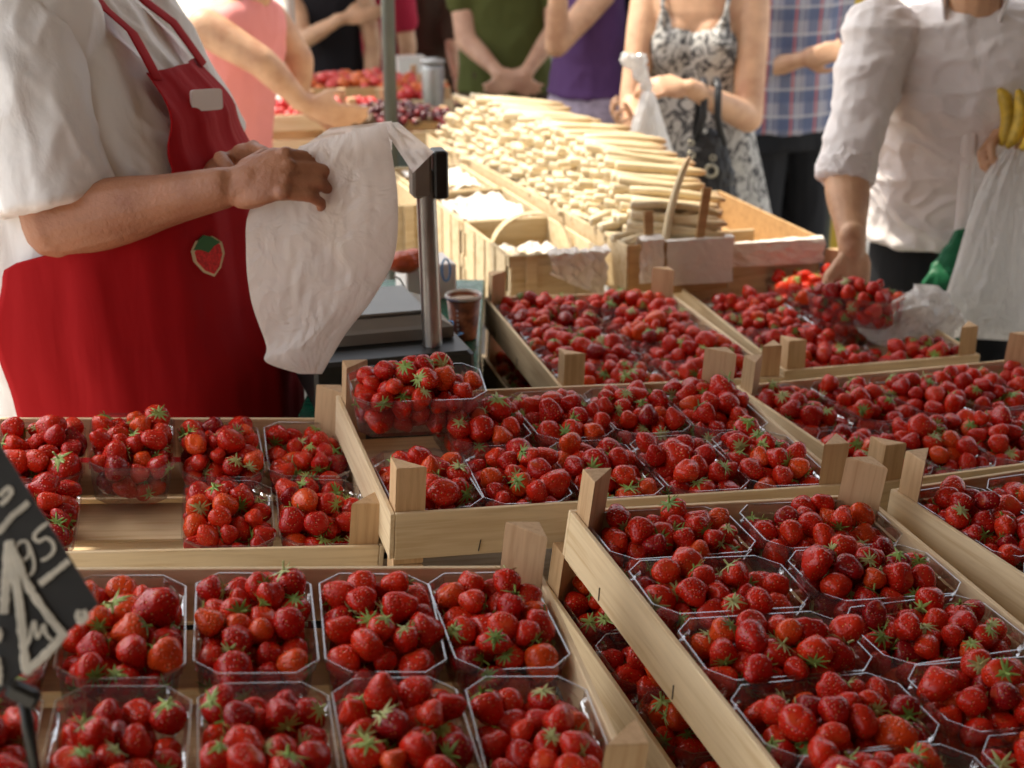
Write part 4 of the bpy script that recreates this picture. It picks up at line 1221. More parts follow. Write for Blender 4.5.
# ---- 3 woman in the patterned dress --------------------------------------------------
def dressmat():
    t = NT('patterned_dress_cloth'); b = t.bsdf((.5, .5, .46), .8); v = t.obj((1, 1, 1))
    n = t.noise(13, 2, v, .5, 2.6); n2 = t.noise(5, 2, v)
    k = t.ramp(n.outputs[0], [(.44, (1, 1, 1)), (.475, (0, 0, 0)), (.53, (0, 0, 0)), (.56, (1, 1, 1))])
    c = t.mix(t.math('MULTIPLY', t.ramp(n2.outputs[0], [(.28, (0, 0, 0)), (.40, (1, 1, 1))]), .95), (.50, .49, .44), t.mix(k, (.03, .03, .035), (.46, .45, .42)))
    t.l(c, b.inputs['Base Color']); t.l(t.bump(t.noise(7, 3, t.obj((1, 1, .4))).outputs[0], .012), b.inputs['Normal']); return t.m
M['dress'] = dressmat()
wf, wr_ = frame(R(-105)); WC = Vector((.585, 4.62, 0))
def wsec(z, dx, hw, hd, df=0.): return (WC + Vector((dx, 0, z)) + wf * df, wr_, wf, hw, hd)
bm = MB()
rings_loft(bm, [wsec(.80, 0, .17, .12), wsec(.95, 0, .165, .12), wsec(1.08, 0, .135, .10), wsec(1.20, 0, .145, .105), wsec(1.33, 0, .165, .10), wsec(1.40, 0, .155, .08), wsec(1.46, 0, .07, .06)])
for q in (-1, 1): bm.ell(WC + Z * 1.24 + wf * .070 - wr_ * q * .055, (.066, .055, .085))
hcw = WC + Z * 1.66 + wf * .03; bm.capsule(WC + Z * 1.42, hcw - Z * .06, .048, .046); head(bm, hcw, wf - Z * .3, .95)
shW = WC - wr_ * .165 + Z * 1.385; elW = at(748, 118, 4.45); wrW = at(690, 88, 4.22)
limb(bm, shW, elW, .052, .046, .004); limb(bm, elW, wrW, .044, .028, .004)
hw_ = (at(648, 86, 4.20) - wrW).normalized(); hand(bm, wrW + hw_ * .01, hw_, (.0, .7, -.7), (0, -.1, .9), curl=(.75, .8, .9, .9), s=.95, spread=.05, thumb_in=.6)
shW2 = WC + wr_ * .165 + Z * 1.385; elW2 = at(632, 105, 4.50); wrW2 = at(640, 135, 4.26)
limb(bm, shW2, elW2, .050, .042, .003); limb(bm, elW2, wrW2, .040, .027)
hand(bm, wrW2, (at(628, 120, 4.24) - wrW2).normalized() + Vector((-.2, -.1, -.3)), (.9, .1, 0), (0, -.3, .9), curl=(.7, .8, .9, 1.), s=.95)
shoes = MB(); legs(bm, None, WC + Z * .85, wr_, wf, .085, .08)
wom = body_obj(bm, SK3, 'woman in black and white patterned sundress holding a white bag', voxel=.0065, smooth=4)
hairpiece(hcw, wf - Z * .3, HAIRB, wom, long=.06)
ds = MB()
rings_loft(ds, [wsec(.36, .02, .30, .26), wsec(.60, .01, .27, .22), wsec(.82, 0, .225, .17), wsec(.95, 0, .195, .145), wsec(1.08, 0, .150, .115), wsec(1.16, 0, .158, .125), wsec(1.22, 0, .164, .122), wsec(1.25, -.0, .160, .10, -.02)])
for q in (-1, 1):
    ds.ell(WC + Z * 1.215 + wf * .075 - wr_ * q * .060, (.084, .070, .084))
    ds.capsule(WC + Z * 1.24 + wf * .115 - wr_ * q * .088, WC + Z * 1.34 + wf * .085 - wr_ * q * .098, .034, .010)
dr = cloth('dress', ds, M['dress'], wom, .008, 4, wrinkles(12, .006, (5, 5, 2), .003))
for q in (-1, 1):
    mb = MB(); mb.tube([WC + Z * 1.29 + wf * .125 - wr_ * q * .09, WC + Z * 1.36 + wf * .105 - wr_ * q * .10, WC + Z * 1.42 + wf * .04 - wr_ * q * .10, WC + Z * 1.43 - wf * .04 - wr_ * q * .10], .007, 8)
    s_ = link('dress_strap', mb.mesh('dress_strap', M['dress'])); s_.parent = wom
# handbag on her forearm
M['bagleather'] = simple('black_bag_leather', (.012, .012, .014), .45, 20, .2, .004, 60)
fa = wrW.lerp(elW, .30)
hbc = fa + Vector((.0, -.03, -.235))
mb = MB(); mb.ell(hbc, (.085, .045, .11)); mb.ell(hbc + Vector((0, 0, .05)), (.065, .035, .10)); mb.ell(hbc + Vector((0, 0, -.05)), (.095, .05, .07))
bag = link('handbag', remesh(mb, 'handbag', M['bagleather'], .006, 4, disp=wrinkles(15, .006, (22, 22, 14), .003))); tag(bag, "black handbag with metal rings hanging from the dress woman's forearm", 'handbag')
for dx in (-.018, .022):
    mb = MB(); mb.tube([hbc + Vector((dx * 2.2, -.01, .10)), fa + Vector((dx, -.058, -.05)), fa + Vector((dx, -.045, .035)), fa + Vector((dx, .0, .056)), fa + Vector((dx, .05, .02)), hbc + Vector((dx * 2, .02, .10))], .011, 8, flat=.5, upv=(1, 0, 0))
    s_ = link('handle', mb.mesh('handle', M['bagleather'])); s_.parent = bag
M['chrome'] = simple('bag_metal', (.45, .42, .32), .3, Metallic=.9)
for (px, py, r) in ((711, 171, .017), (691, 155, .010), (691, 143, .008), (713, 158, .008)):
    c = at(px, py, hbc.y - .065); mb = MB(); mb.tube([c + Vector((r * math.cos(a), 0, r * math.sin(a))) for a in [2 * math.pi * i / 14 for i in range(15)]], r * .28, 8)
    s_ = link('metal_ring', mb.mesh('metal_ring', M['chrome'])); s_.parent = bag

# ---- other shoppers, farther back --------------------------------------------------
def shopper(c, yaw, label, skinm, top, bottom, height=1.70, wid=1., arms=((None, None), (None, None)), sleeve=.45, handdir=None, bottom_low=None, lean=0., group=None, tuck=.90, hair=HAIRB, long=0., skirt=False, voxel=.010, wseed=1, headlean=.25, nolab=False):
    f, r = frame(yaw); c = Vector((c[0], c[1], 0)); k = height / 1.70
    def sec(z, hw, hd): return (c + Z * z * k + f * lean * max(0, z - .95) * k, r, f, hw * wid, hd * wid)
    bm = MB()
    rings_loft(bm, [sec(.82, .165, .12), sec(.95, .165, .12), sec(1.08, .14, .105), sec(1.25, .155, .11), sec(1.36, .165, .095), sec(1.42, .13, .075), sec(1.455, .06, .055)], 20)
    up = c + Z * 1.44 * k + f * lean * .5; h = c + Z * 1.60 * k + f * (lean * .75 + .03)
    bm.capsule(up - Z * .04, h - Z * .06, .052, .05, 12); head(bm, h, f - Z * headlean)
    tp = MB()
    rings_loft(tp, [sec(tuck, .19, .145), sec(1.0, .175, .135), sec(1.10, .165, .125), sec(1.25, .178, .132), sec(1.35, .185, .115), sec(1.41, .15, .092), sec(1.44, .075, .07)], 22)
    for q, (e, w) in zip((1, -1), arms):
        s = c + Z * 1.37 * k + r * q * .175 * wid + f * lean * .42
        e = Vector(e) if e is not None else s + Vector((0, 0, -.30)) + r * q * .05; w = Vector(w) if w is not None else e + Vector((0, 0, -.25)) + f * .06
        limb(bm, s, e, .052 * wid, .043 * wid, .002); limb(bm, e, w, .042 * wid, .027, .003)
        d = (w - e).normalized() if handdir is None else Vector(handdir[0 if q == 1 else 1]).normalized()
        hand(bm, w + d * .01, d, -r * q if abs(d.dot(r)) < .8 else -f, f + Z * .2, s=.98)
        if sleeve > 0: limb(tp, s, s.lerp(e, sleeve), .072 * wid, .064 * wid)
    bt = MB(); sh_ = MB()
    legs(bm, bt, c + Z * .86 * k, r, f, .088 * wid, .085 * wid, shoe=sh_)
    rings_loft(bt, [sec(.78, .185, .14), sec(.92, .18, .135), sec(.98, .168, .125)], 20)
    if skirt: bt = MB(); rings_loft(bt, [sec(.55, .24, .20), sec(.75, .215, .17), sec(.92, .19, .145), sec(.99, .17, .125)], 24)
    p = body_obj(bm, skinm, label, group, voxel, 4)
    hairpiece(h, f - Z * headlean, hair, p, long=long)
    cloth('top', tp, top, p, voxel, 4, wrinkles(wseed, .006, (7, 7, 6), .002))
    cloth('skirt' if skirt else 'trousers', bt, bottom, p, voxel, 4, wrinkles(wseed + 1, .005, (6, 6, 2), .002)); cloth('shoes', sh_, SHOE, p, .012, 2)
    return p
def plaid():
    t = NT('plaid_shirt_cloth'); b = t.bsdf((.2, .2, .3), .85); tc = t.n('ShaderNodeTexCoord'); sx = t.n('ShaderNodeSeparateXYZ'); t.l(tc.outputs['Object'], sx.inputs[0])
    def band(src, sc, w, off=0.):
        m = t.math('FRACT', t.math('ADD', t.math('MULTIPLY', src, sc), off)); return t.math('LESS_THAN', m, w)
    c = t.mix(t.math('MULTIPLY', band(sx.outputs[0], 11, .42), .7), (.30, .30, .36), (.07, .10, .20))
    c = t.mix(t.math('MULTIPLY', band(sx.outputs[2], 11, .42), .6), c, (.06, .09, .19))
    c = t.mix(t.math('MULTIPLY', band(sx.outputs[0], 11, .10, .55), .75), c, (.45, .08, .08))
    c = t.mix(t.math('MULTIPLY', band(sx.outputs[2], 11, .09, .55), .6), c, (.50, .50, .52))
    c = t.mix(t.math('MULTIPLY', band(sx.outputs[0], 11, .05, .3), .6), c, (.55, .55, .58))
    t.l(c, b.inputs['Base Color']); return t.m
M['plaid'] = plaid()
M['navy'] = fabric('navy_cotton', (.012, .018, .04), .85, .006, 8)
M['greenT'] = fabric('olive_green_cotton', (.085, .095, .025), .85, .008, 7)
M['purple'] = fabric('purple_jersey', (.10, .045, .14), .8, .006, 8)
M['purple2'] = fabric('dark_purple_jersey', (.05, .03, .06), .8, .006, 8)
M['lace'] = simple('grey_lilac_skirt_cloth', (.34, .28, .36), .85, 60, .35)
M['pink'] = fabric('pink_jersey', (.85, .32, .30), .8, .006, 6)
M['blacktop'] = fabric('black_jersey', (.012, .010, .012), .85, .006, 8)
M['redcloth'] = fabric('crimson_cloth', (.40, .02, .05), .8, .008, 6)
M['beige'] = fabric('beige_cloth', (.45, .36, .26), .85, .006, 6)
M['brownc'] = fabric('dark_brown_cloth', (.07, .045, .03), .85, .008, 6)
M['blondhair'] = simple('blond_hair', (.35, .22, .10), .6, 60, .3, .004, 120)
# plaid shirt man
px = at(786, 60, 5.1)
shopper((px.x, 5.1), R(-60), 'man in blue and red plaid shirt and black trousers, standing behind the dress woman', SK3, M['plaid'], M['jeans'], 1.80, 1.04, arms=((at(762, 70, 5.0), at(800, 60, 4.92)), (None, None)), sleeve=.98, tuck=.84, wseed=21)
px = at(748, 30, 5.5)
shopper((px.x - .05, 5.55), R(-70), 'person in navy T-shirt half hidden between the dress woman and the plaid shirt', SK2, M['navy'], M['jeansblue'], 1.74, 1., arms=((None, None), (at(782, 34, 5.35), at(766, 52, 5.3))), sleeve=.75, wseed=23)
# purple top woman, arms folded
c_ = at(588, 60, 5.55)
shopper((c_.x, 5.6), R(195), 'woman in purple sleeveless top with folded arms above the asparagus pile', SK3, M['purple'], M['lace'], 1.66, 1.02, arms=((None, None), (at(556, 46, 5.30), at(560, -42, 5.22))), sleeve=0, skirt=True, wseed=25, long=.1, tuck=.965)
# green shirt man, hands clasped in front
c_ = at(505, 60, 6.2); kn = at(512, 80, 5.95)
shopper((c_.x, 6.2), R(-92), 'man in olive green T-shirt with his hands clasped in front', SK2, M['greenT'], M['brownc'], 1.78, 1.1, arms=((at(466, 40, 6.1), kn + Vector((-.045, 0, .02))), (at(556, 30, 6.1), kn + Vector((.05, 0, .02)))), sleeve=.55, handdir=((1, -.1, -.5), (-1, -.1, -.5)), tuck=.84, wseed=27)
# person with camera left of him
c_ = at(436, 30, 7.4)
shopper((c_.x, 7.4), R(-60), 'blurred person in dark brown clothes left of the olive green T-shirt', SK2, M['brownc'], M['brownc'], 1.74, .9, arms=((None, None), (at(452, 45, 7.2), at(457, 76, 7.1))), sleeve=.9, wseed=29, voxel=.014)
# dark person with striped sleeve between purple and dress
c_ = at(628, 40, 5.3)
shopper((c_.x + .02, 5.75), R(-100), 'person in black between the purple top and the patterned dress', SK2, M['blacktop'], M['jeans'], 1.72, .8, sleeve=.95, wseed=31, voxel=.012)
# pink top woman bending on the left
c_ = at(214, 40, 4.1)
shopper((c_.x - .03, 4.15), R(-20), 'woman in pink top bending over wooden crates, her arm reaching down', SK3, M['pink'], M['beige'], 1.66, 1.0, arms=((at(262, 62, 3.92), at(304, 104, 3.95)), (at(300, 60, 4.3), at(300, 100, 4.3))), sleeve=0, lean=.25, handdir=((1, .1, -.35), (1, 0, -.6)), wseed=33, long=.08, tuck=.86)
c_ = at(325, 20, 6.6)
shopper((c_.x, 6.6), R(-100), 'blurred woman in black top behind the far crates, forearm raised', SK3, M['blacktop'], M['blacktop'], 1.66, .95, arms=((at(304, 40, 6.4), at(342, 18, 6.35)), (None, None)), sleeve=.1, handdir=((1, 0, .1), (0, 0, -1)), wseed=35, voxel=.013, hair=M['blondhair'])
c_ = at(366, 60, 6.9)
shopper((c_.x + .03, 7.0), R(-130), 'blurred person in crimson clothes beside the thin grey pole', SK3, M['redcloth'], M['redcloth'], 1.60, 1., sleeve=.6, wseed=37, voxel=.014, skirt=True)
c_ = at(424, 10, 12.)
shopper((c_.x, 12.5), R(-80), 'tiny far shopper in bright pink top and blue jeans', SK3, M['redcloth'], M['jeansblue'], 1.66, 1., wseed=39, voxel=.016)
# ---------------------------------------------------------------- plastic bags
M['bagmilk'] = plastic_film('milky_bag_film', (.95, .93, .92), .82, .05, .30, .005, 16, (.93, .85, .78), .6, crease=13.)
M['bagwhite'] = plastic_film('white_bag_film', (.95, .95, .95), .76, .10, .20, .005, 28, (.88, .87, .85), .5, crease=14.)
def poly_at(tab, t):
    n = len(tab) - 1; k = min(int(t * n), n - 1); u = t * n - k
    p0 = tab[max(k - 1, 0)]; p1 = tab[k]; p2 = tab[k + 1]; p3 = tab[min(k + 2, n)]
    return tuple(.5 * ((2 * b) + (-a + c) * u + (2 * a - 5 * b + 4 * c - d) * u * u + (-a + 3 * b - 3 * c + d) * u ** 3) for a, b, c, d in zip(p0, p1, p2, p3))
def film_bag(name, Lb, Rb, y0, y1, thick, mat, seed, nx=46, ny=60, fold=.012, vert=3., top_open=0.):
    """a hanging bag: two crinkled walls between a left and a right outline, joined at the edges"""
    g = np.random.default_rng(seed); o = g.uniform(0, 50, 3); V = []; F = []
    for side in (-1, 1):
        for j in range(ny + 1):
            t = j / ny; l = poly_at(Lb, t); r = poly_at(Rb, t); yy = y0 + (y1 - y0) * t
            for i in range(nx + 1):
                s = i / nx; px = l[0] + (r[0] - l[0]) * s; py = l[1] + (r[1] - l[1]) * s
                env = (math.sin(math.pi * s)) ** .6 * (min(1, (1 - t) * 5) ** .5 if not top_open else 1)
                n_ = noise.noise(Vector((s * 3.4 + t * 1.5 + o[0], t * vert + o[1], side * 3.))) + .5 * abs(noise.noise(Vector((s * 6 + o[0] + t * 3, t * vert * 1.6 + s * 4, side * 5. + 9)))) + .35 * noise.noise(Vector((s * 23, t * 17 + o[1], side)))
                V.append(at(px, py, yy + side * thick * .5 * env * (.7 + .3 * math.sin(3 * t)) + n_ * fold * min(1, env + .08)))
    m = (nx + 1) * (ny + 1)
    for q in (0, 1):
        for j in range(ny):
            for i in range(nx):
                a = q * m + j * (nx + 1) + i; f = (a, a + nx + 1, a + nx + 2, a + 1); F.append(f if q == 0 else f[::-1])
    return link(name, new_mesh(name, V, F, [mat], True))
b = film_bag('plastic_bag', [(300, 146), (252, 205), (246, 250), (251, 300), (266, 345), (266, 362), (300, 374)], [(386, 122), (393, 160), (398, 205), (394, 258), (372, 300), (345, 335), (322, 374)], 2.02, 1.98, .035, M['bagmilk'], 3, fold=.0055, vert=2.2)
tag(b, 'milky plastic carrier bag the vendor holds open beside the red apron', 'plastic bag')
def sheet(name, pts, nx, mat, par, seed, y, fold=.006):
    """small bilinear film flap from four pixel corners"""
    g = np.random.default_rng(seed); o = g.uniform(0, 50, 2); V = []; F = []
    a, b_, c, d = [Vector(p) for p in pts]
    for j in range(nx + 1):
        for i in range(nx + 1):
            s, t = i / nx, j / nx; p = a.lerp(b_, s).lerp(d.lerp(c, s), t)
            V.append(at(p.x, p.y, y + fold * 2 * noise.noise(Vector((s * 4 + o[0], t * 3 + o[1], 0)))))
    for j in range(nx):
        for i in range(nx): q = j * (nx + 1) + i; F.append((q, q + nx + 1, q + nx + 2, q + 1))
    o_ = link(name, new_mesh(name, V, F, [mat], True)); o_.parent = par; return o_
sheet('bag_handle', [(380, 123), (398, 122), (434, 152), (413, 173)], 14, M['bagmilk'], b, 4, 2.04)
sheet('bag_handle', [(300, 148), (330, 128), (392, 121), (392, 150)], 14, M['bagmilk'], b, 5, 2.06)
# crumpled bag resting on the crate under the hand
mb = MB()
for px, py, y, r in ((912, 314, 2.80, (.085, .07, .042)), (884, 326, 2.78, (.055, .05, .030)), (925, 308, 2.80, (.05, .05, .045)), (945, 322, 2.78, (.035, .04, .03))):
    mb.ell(at(px, py, y), r)
M['bagcr'] = plastic_film('crumpled_bag_film', (.97, .97, .97), .90, .10, .22, .008, 34, (.93, .92, .90), .5, crease=22.)
o = link('crumpled_bag', remesh(mb, 'crumpled_bag', M['bagcr'], .005, 3, disp=wrinkles(44, .010, (13, 13, 22), .004)))
tag(o, 'crumpled translucent white bag lying on the strawberries under the reaching hand', 'plastic bag')
b = film_bag('plastic_bag', [(1003, 150), (985, 175), (968, 220), (956, 262), (944, 300), (938, 326), (958, 338)], [(1030, 148), (1034, 180), (1040, 230), (1046, 270), (1050, 300), (1048, 330), (1030, 342)], 3.02, 3.02, .09, M['bagwhite'], 13, fold=.016, vert=1.6)
tag(b, "translucent white carrier bag hanging from the white-shirted customer's far hand", 'plastic bag')
b = film_bag('plastic_bag', [(642, 92), (636, 110), (630, 130), (622, 160), (618, 190), (622, 215), (640, 230)], [(654, 92), (660, 110), (668, 135), (678, 165), (688, 195), (690, 215), (670, 230)], 4.12, 4.12, .10, M['bagwhite'], 23, fold=.014, vert=2.)
tag(b, 'white plastic bag hanging from the hand of the woman in the patterned dress', 'plastic bag')
mb = MB()
for px, py, r in ((646, 84, .018), (640, 72, .022), (634, 62, .020), (627, 60, .018), (641, 60, .016)): mb.ell(at(px, py, 4.13), (r, r, r * 1.2))
o = link('gathered_top', remesh(mb, 'gathered_top', M['bagwhite'], .005, 2, disp=wrinkles(46, .006, (40, 40, 40), .004))); o.parent = b
# green bags
M['greenfilm'] = fabric('green_bag_cloth', (.012, .12, .05), .45, .01, 9, 0)
mb = MB(); mb.capsule(at(962, 240, 3.16), at(940, 300, 3.14), .030, .055, flat=.5); mb.capsule(at(944, 290, 3.14), at(940, 330, 3.14), .055, .06, flat=.5)
o = link('green_bag', remesh(mb, 'green_bag', M['greenfilm'], .006, 4, disp=wrinkles(50, .006, (14, 14, 8), .003))); tag(o, 'bright green bag hanging beside the black trousers of the white-shirted customer', 'bag')
mb = MB(); mb.capsule(at(819, 128, 5.3), at(815, 150, 5.3), .030, .055, flat=.6); mb.capsule(at(821, 108, 5.3), at(819, 130, 5.3), .010, .03)
o = link('green_bag', remesh(mb, 'green_bag', M['greenfilm'], .008, 4, disp=wrinkles(51, .008, (9, 9, 6), .003))); tag(o, 'dark green bag hanging right of the black trousers of the plaid-shirt man', 'bag')
# bananas in his far hand
M['banana'] = simple('banana_skin', (.60, .40, .04), .5, 25, .45)
bn = empty('banana_bunch', loc=at(1014, 128, 3.02)); tag(bn, "bunch of yellow bananas held in the white-shirted customer's far hand", 'bananas'); bpy.context.view_layer.update()
for k, (dx, dy, a) in enumerate(((0, 0, .2), (.032, -.02, .0), (-.018, .025, .5), (.05, .015, -.2))):
    c = Vector(bn.location) + Vector((dx, dy, .02)); pts = []; rs = []
    for i in range(11):
        t = i / 10; an = -1.0 + 2.0 * t
        pts.append(c + Vector((.040 * math.cos(an) - .03 + (a - .35) * .09 * (t - .5), -.012 * t, -.070 * math.sin(an)))); rs.append(.0165 * min(1, .32 + 3.2 * min(t, 1 - t)))
    part('banana', MB().tube(pts, rs, 7), M['banana'], bn)

# ---------------------------------------------------------------- price board
def plane_hit(px, py, p0, n_):
    d = ray(px, py); return CAM + d * ((p0 - CAM).dot(n_) / d.dot(n_))
p0 = at(60, 570, .93); bn_ = Vector((.10, -.86, .50)).normalized()
B = lambda x, y: plane_hit(x, y, p0, bn_)
sg = empty('price_board', loc=B(20, 690)); tag(sg, 'slanted black price board with cream handwritten 1 and 95', 'price board'); bpy.context.view_layer.update()
def slabpoly(poly, back, front):
    mb = MB(); mb.loft([[B(*p) - bn_ * back for p in poly], [B(*p) + bn_ * front for p in poly]], True, False); return mb
M['board'] = simple('black_price_board', (.022, .022, .020), .55, 30, .25)
M['chalk'] = simple('cream_chalk_paint', (.62, .58, .48), .8, 60, .18)
brd = [(-120, 515), (-3, 440), (98, 604), (0, 692), (-40, 720), (-140, 590)]
part('board', slabpoly(brd, .004, 0.), M['board'], sg)
def stroke(pts, w, k, name='chalk_stroke'):
    w *= 1.3
    q = [(x / 2.95, 440 + y / 2.95) for x, y in pts]; sm = []
    n = max(12, 6 * len(q))
    for i in range(n + 1): sm.append(poly_at(q, i / n) if len(q) > 2 else tuple(a + (b_ - a) * i / n for a, b_ in zip(q[0], q[1])))
    P = [B(*p) + bn_ * (.0006 + .0002 * k) for p in sm]
    gg = np.random.default_rng(len(pts) * 7 + k)
    wd = [w / 2.95 * .5 * .00068 * (1 + .12 * float(gg.normal())) * (.7 if i in (0, n) else 1) for i in range(n + 1)]
    part(name, MB().tube(P, wd, 8, flat=.12, upv=None) if False else ribbon(P, wd), M['chalk'], sg)
def ribbon(P, wd):
    mb = MB(); rings = []
    for i, p in enumerate(P):
        t = (P[min(i + 1, len(P) - 1)] - P[max(i - 1, 0)]).normalized(); s = t.cross(bn_).normalized() * wd[i]
        rings.append([p - s, p - s * .8 + bn_ * .0005, p + s * .8 + bn_ * .0005, p + s])
    mb.loft(rings, True, False); return mb
S = [([(0, 166), (14, 150), (28, 142), (34, 156), (20, 176), (2, 192)], 13), ([(-4, 276), (20, 246), (40, 222), (64, 204), (86, 184)], 16),
     ([(80, 298), (60, 302), (48, 324), (52, 348), (68, 356), (84, 342), (86, 316), (80, 298)], 8), ([(84, 306), (96, 336), (103, 366), (98, 390), (84, 400), (70, 396)], 8.5),
     ([(144, 244), (118, 264), (100, 284)], 9.5), ([(100, 284), (114, 300), (138, 290), (157, 304), (160, 328), (142, 348), (122, 356)], 9), ([(118, 426), (160, 394), (206, 356)], 17),
     ([(28, 298), (22, 400), (14, 514)], 22), ([(30, 296), (44, 384), (60, 484), (72, 600), (80, 690)], 22), ([(40, 318), (86, 430), (140, 512), (186, 570)], 19), ([(198, 566), (148, 622), (76, 690)], 20),
     ([(86, 604), (104, 536), (112, 584), (132, 546), (138, 572), (156, 590)], 9), ([(236, 502), (232, 520), (244, 536), (256, 520), (248, 502)], 15), ([(-4, 556), (4, 574), (-2, 596)], 12), ([(-6, 640), (3, 676), (2, 724)], 12)]
for k, (pts, w_) in enumerate(S): stroke(pts, w_, k)
st = MB(); a = B(20, 690) - bn_ * .008; st.tube([a, a - Vector((0, -.005, .09))], .0045, 10)
part('stake', st, M['black'], sg)
part('clip', MB().box(B(22, 694) - bn_ * .004, (.024, .012, .014), Matrix.Rotation(.5, 3, 'Y'), bev=.003), M['black'], sg)

# ---------------------------------------------------------------- poles and the neighbouring stall
M['pole'] = simple('grey_green_painted_pole', (.09, .10, .08), .5, 8, .2)
M['alu'] = simple('pale_aluminium', (.42, .42, .40), .4, 8, .1, Metallic=.6)
def polev(px, y, r, mat, label, top=2.7):
    p = at(px, 50, y); e = empty('awning_pole', loc=(p.x, y, 0)); tag(e, label, 'pole')
    link('shaft', MB().tube([(0, 0, .012), (0, 0, top)], r, 20).mesh('shaft', mat), e)
    link('foot_plate', MB().box((0, 0, .006), (.14, .14, .01), bev=.002).mesh('foot_plate', mat), e)
polev(389, 4.55, .021, M['pole'], 'dark grey-green awning pole behind the scale display')
polev(292, 4.95, .016, M['alu'], 'slim pale metal pole among the far crates')
# neighbouring stall: crates with red fruit, cherries, an orange crate
nb = empty('far_table', loc=(-.9, 5.3, 0)); tag(nb, 'low table of the neighbouring stall carrying the far fruit crates', 'table'); bpy.context.view_layer.update()
part('table_top', MB().box((-.82, 5.35, .66), (1.5, 1.9, .03), bev=.004), M['tablecloth'], nb)
for x in (-1.5, -.15):
    for y in (4.5, 6.2): part('leg', MB().box((x, y, .322), (.05, .05, .644)), M['stand'], nb)
def far_crate(px, py, y, W, L, H, yaw, label, levels=1, mat=None):
    p = at(px, py, y); e = empty('fruit_crate', Matrix.Translation(p) @ Matrix.Rotation(yaw, 4, 'Z')); tag(e, label, 'crate', 'fruit crates on the neighbouring stall')
    mat = mat or M['wood']
    for k in range(levels):
        for s in (-1, 1):
            link('slat_board', MB().box((0, s * W / 2, -H * (k + .5) * .8), (L, .008, H * .5), bev=.001).mesh('slat_board', mat), e)
            link('slat_board', MB().box((s * L / 2, 0, -H * (k + .5) * .8), (.008, W - .012, H * .5), bev=.001).mesh('slat_board', mat), e)
    for sx in (-1, 1):
        for sy in (-1, 1): link('corner_post', MB().box((sx * (L / 2 - .02), sy * (W / 2 - .02), -H * levels * .40 + .015), (.025, .025, H * levels * .8 + .03), bev=.002).mesh('corner_post', M['post']), e)
    link('bottom', MB().box((0, 0, -H * .8 * levels), (L, W, .006)).mesh('bottom', mat), e)
    return p
def heap(name, c, sx, sy, n, r, cols, label, cat, seed, dome=.05, yaw=0.):
    g = np.random.default_rng(seed); mb = MB()
    mi = []
    for k in range(n):
        x, y = g.uniform(-1, 1, 2); z = dome * (1 - x * x * .6) * (1 - y * y * .6) + g.normal(0, r * .4); rr = r * g.uniform(.75, 1.15)
        X = x * sx * math.cos(yaw) - y * sy * math.sin(yaw); Y = x * sx * math.sin(yaw) + y * sy * math.cos(yaw)
        n0 = len(mb.F); mb.ell(c + Vector((X, Y, z)), (rr, rr, rr * g.uniform(.85, 1.1)), None, 10, 7); mi += [int(g.integers(len(cols)))] * (len(mb.F) - n0)
    me = mb.mesh(name, None)
    for m_ in cols: me.materials.append(m_)
    me.polygons.foreach_set('material_index', mi)
    o = link(name, me); tag(o, label, cat, kind='stuff')
red1 = simple('red_fruit_skin', (.50, .02, .02), .3); red2 = simple('pink_red_fruit_skin', (.62, .06, .05), .3); dk1 = simple('dark_cherry_skin', (.07, .006, .010), .22); dk2 = simple('cherry_red_skin', (.22, .01, .012), .25); br1 = simple('brown_stalks', (.12, .07, .03), .6); or1 = simple('orange_fruit_skin', (.65, .14, .03), .4)
p = far_crate(292, 104, 4.75, .28, .40, .10, .25, 'slatted pale crate of red fruit below the pink-top woman', 2); heap('red_fruit', p + Vector((0, 0, -.03)), .17, .12, 150, .016, [red1, red2], 'small red fruit filling the pale slatted crate', 'fruit', 60, .03, .25)
p = far_crate(352, 78, 5.7, .34, .55, .10, .15, 'orange-brown crate of orange-red fruit beside the slim pale pole', 1, M['splint2']); heap('orange_fruit', p + Vector((0, 0, -.03)), .24, .14, 160, .022, [or1, red2], 'orange-red fruit filling the orange-brown crate', 'fruit', 61, .03, .15)
p = far_crate(350, 102, 5.0, .26, .30, .09, .2, 'small wooden crate between the pale slatted crate and the cherries', 1); heap('red_fruit', p + Vector((0, 0, -.03)), .12, .10, 100, .016, [red1, red2], 'small red fruit beside the cherries', 'fruit', 62, .03)
p = far_crate(392, 122, 4.75, .28, .42, .08, .2, 'wooden crate heaped with dark cherries behind the scale display', 1); heap('cherries', p + Vector((0, 0, -.01)), .19, .13, 420, .013, [dk1, dk2, dk1, br1], 'heap of dark cherries around the grey-green pole', 'cherries', 63, .06, .2)
p = far_crate(412, 92, 5.6, .25, .30, .09, .1, 'crate of orange-red fruit right of the grey-green pole', 1); heap('orange_fruit', p + Vector((0, 0, -.02)), .13, .10, 90, .022, [or1, red1], 'orange-red fruit right of the grey-green pole', 'fruit', 64, .03)
q = at(411, 70, 6.6); bx = MB().box(q - Vector((0, 0, .02)), (.13, .14, .16), Matrix.Rotation(.2, 3, 'Z'), bev=.004).build('foam_box', M['white']); tag(bx, 'bright white box between the grey-green pole and the grey bin', 'box')
q = at(433, 85, 5.5)
e = empty('metal_canister', loc=(q.x, q.y, .83)); tag(e, 'grey metal canister standing left of the olive green T-shirt', 'canister')
link('drum', MB().loft([ringz(.040, 0), ringz(.043, .004), ringz(.043, .22), ringz(.040, .235), ringz(.024, .242)]).mesh('drum', M['alu']), e)
link('lid', MB().loft([ringz(.046, .2425), ringz(.046, .256), ringz(.020, .262)]).mesh('lid', M['alu']), e)
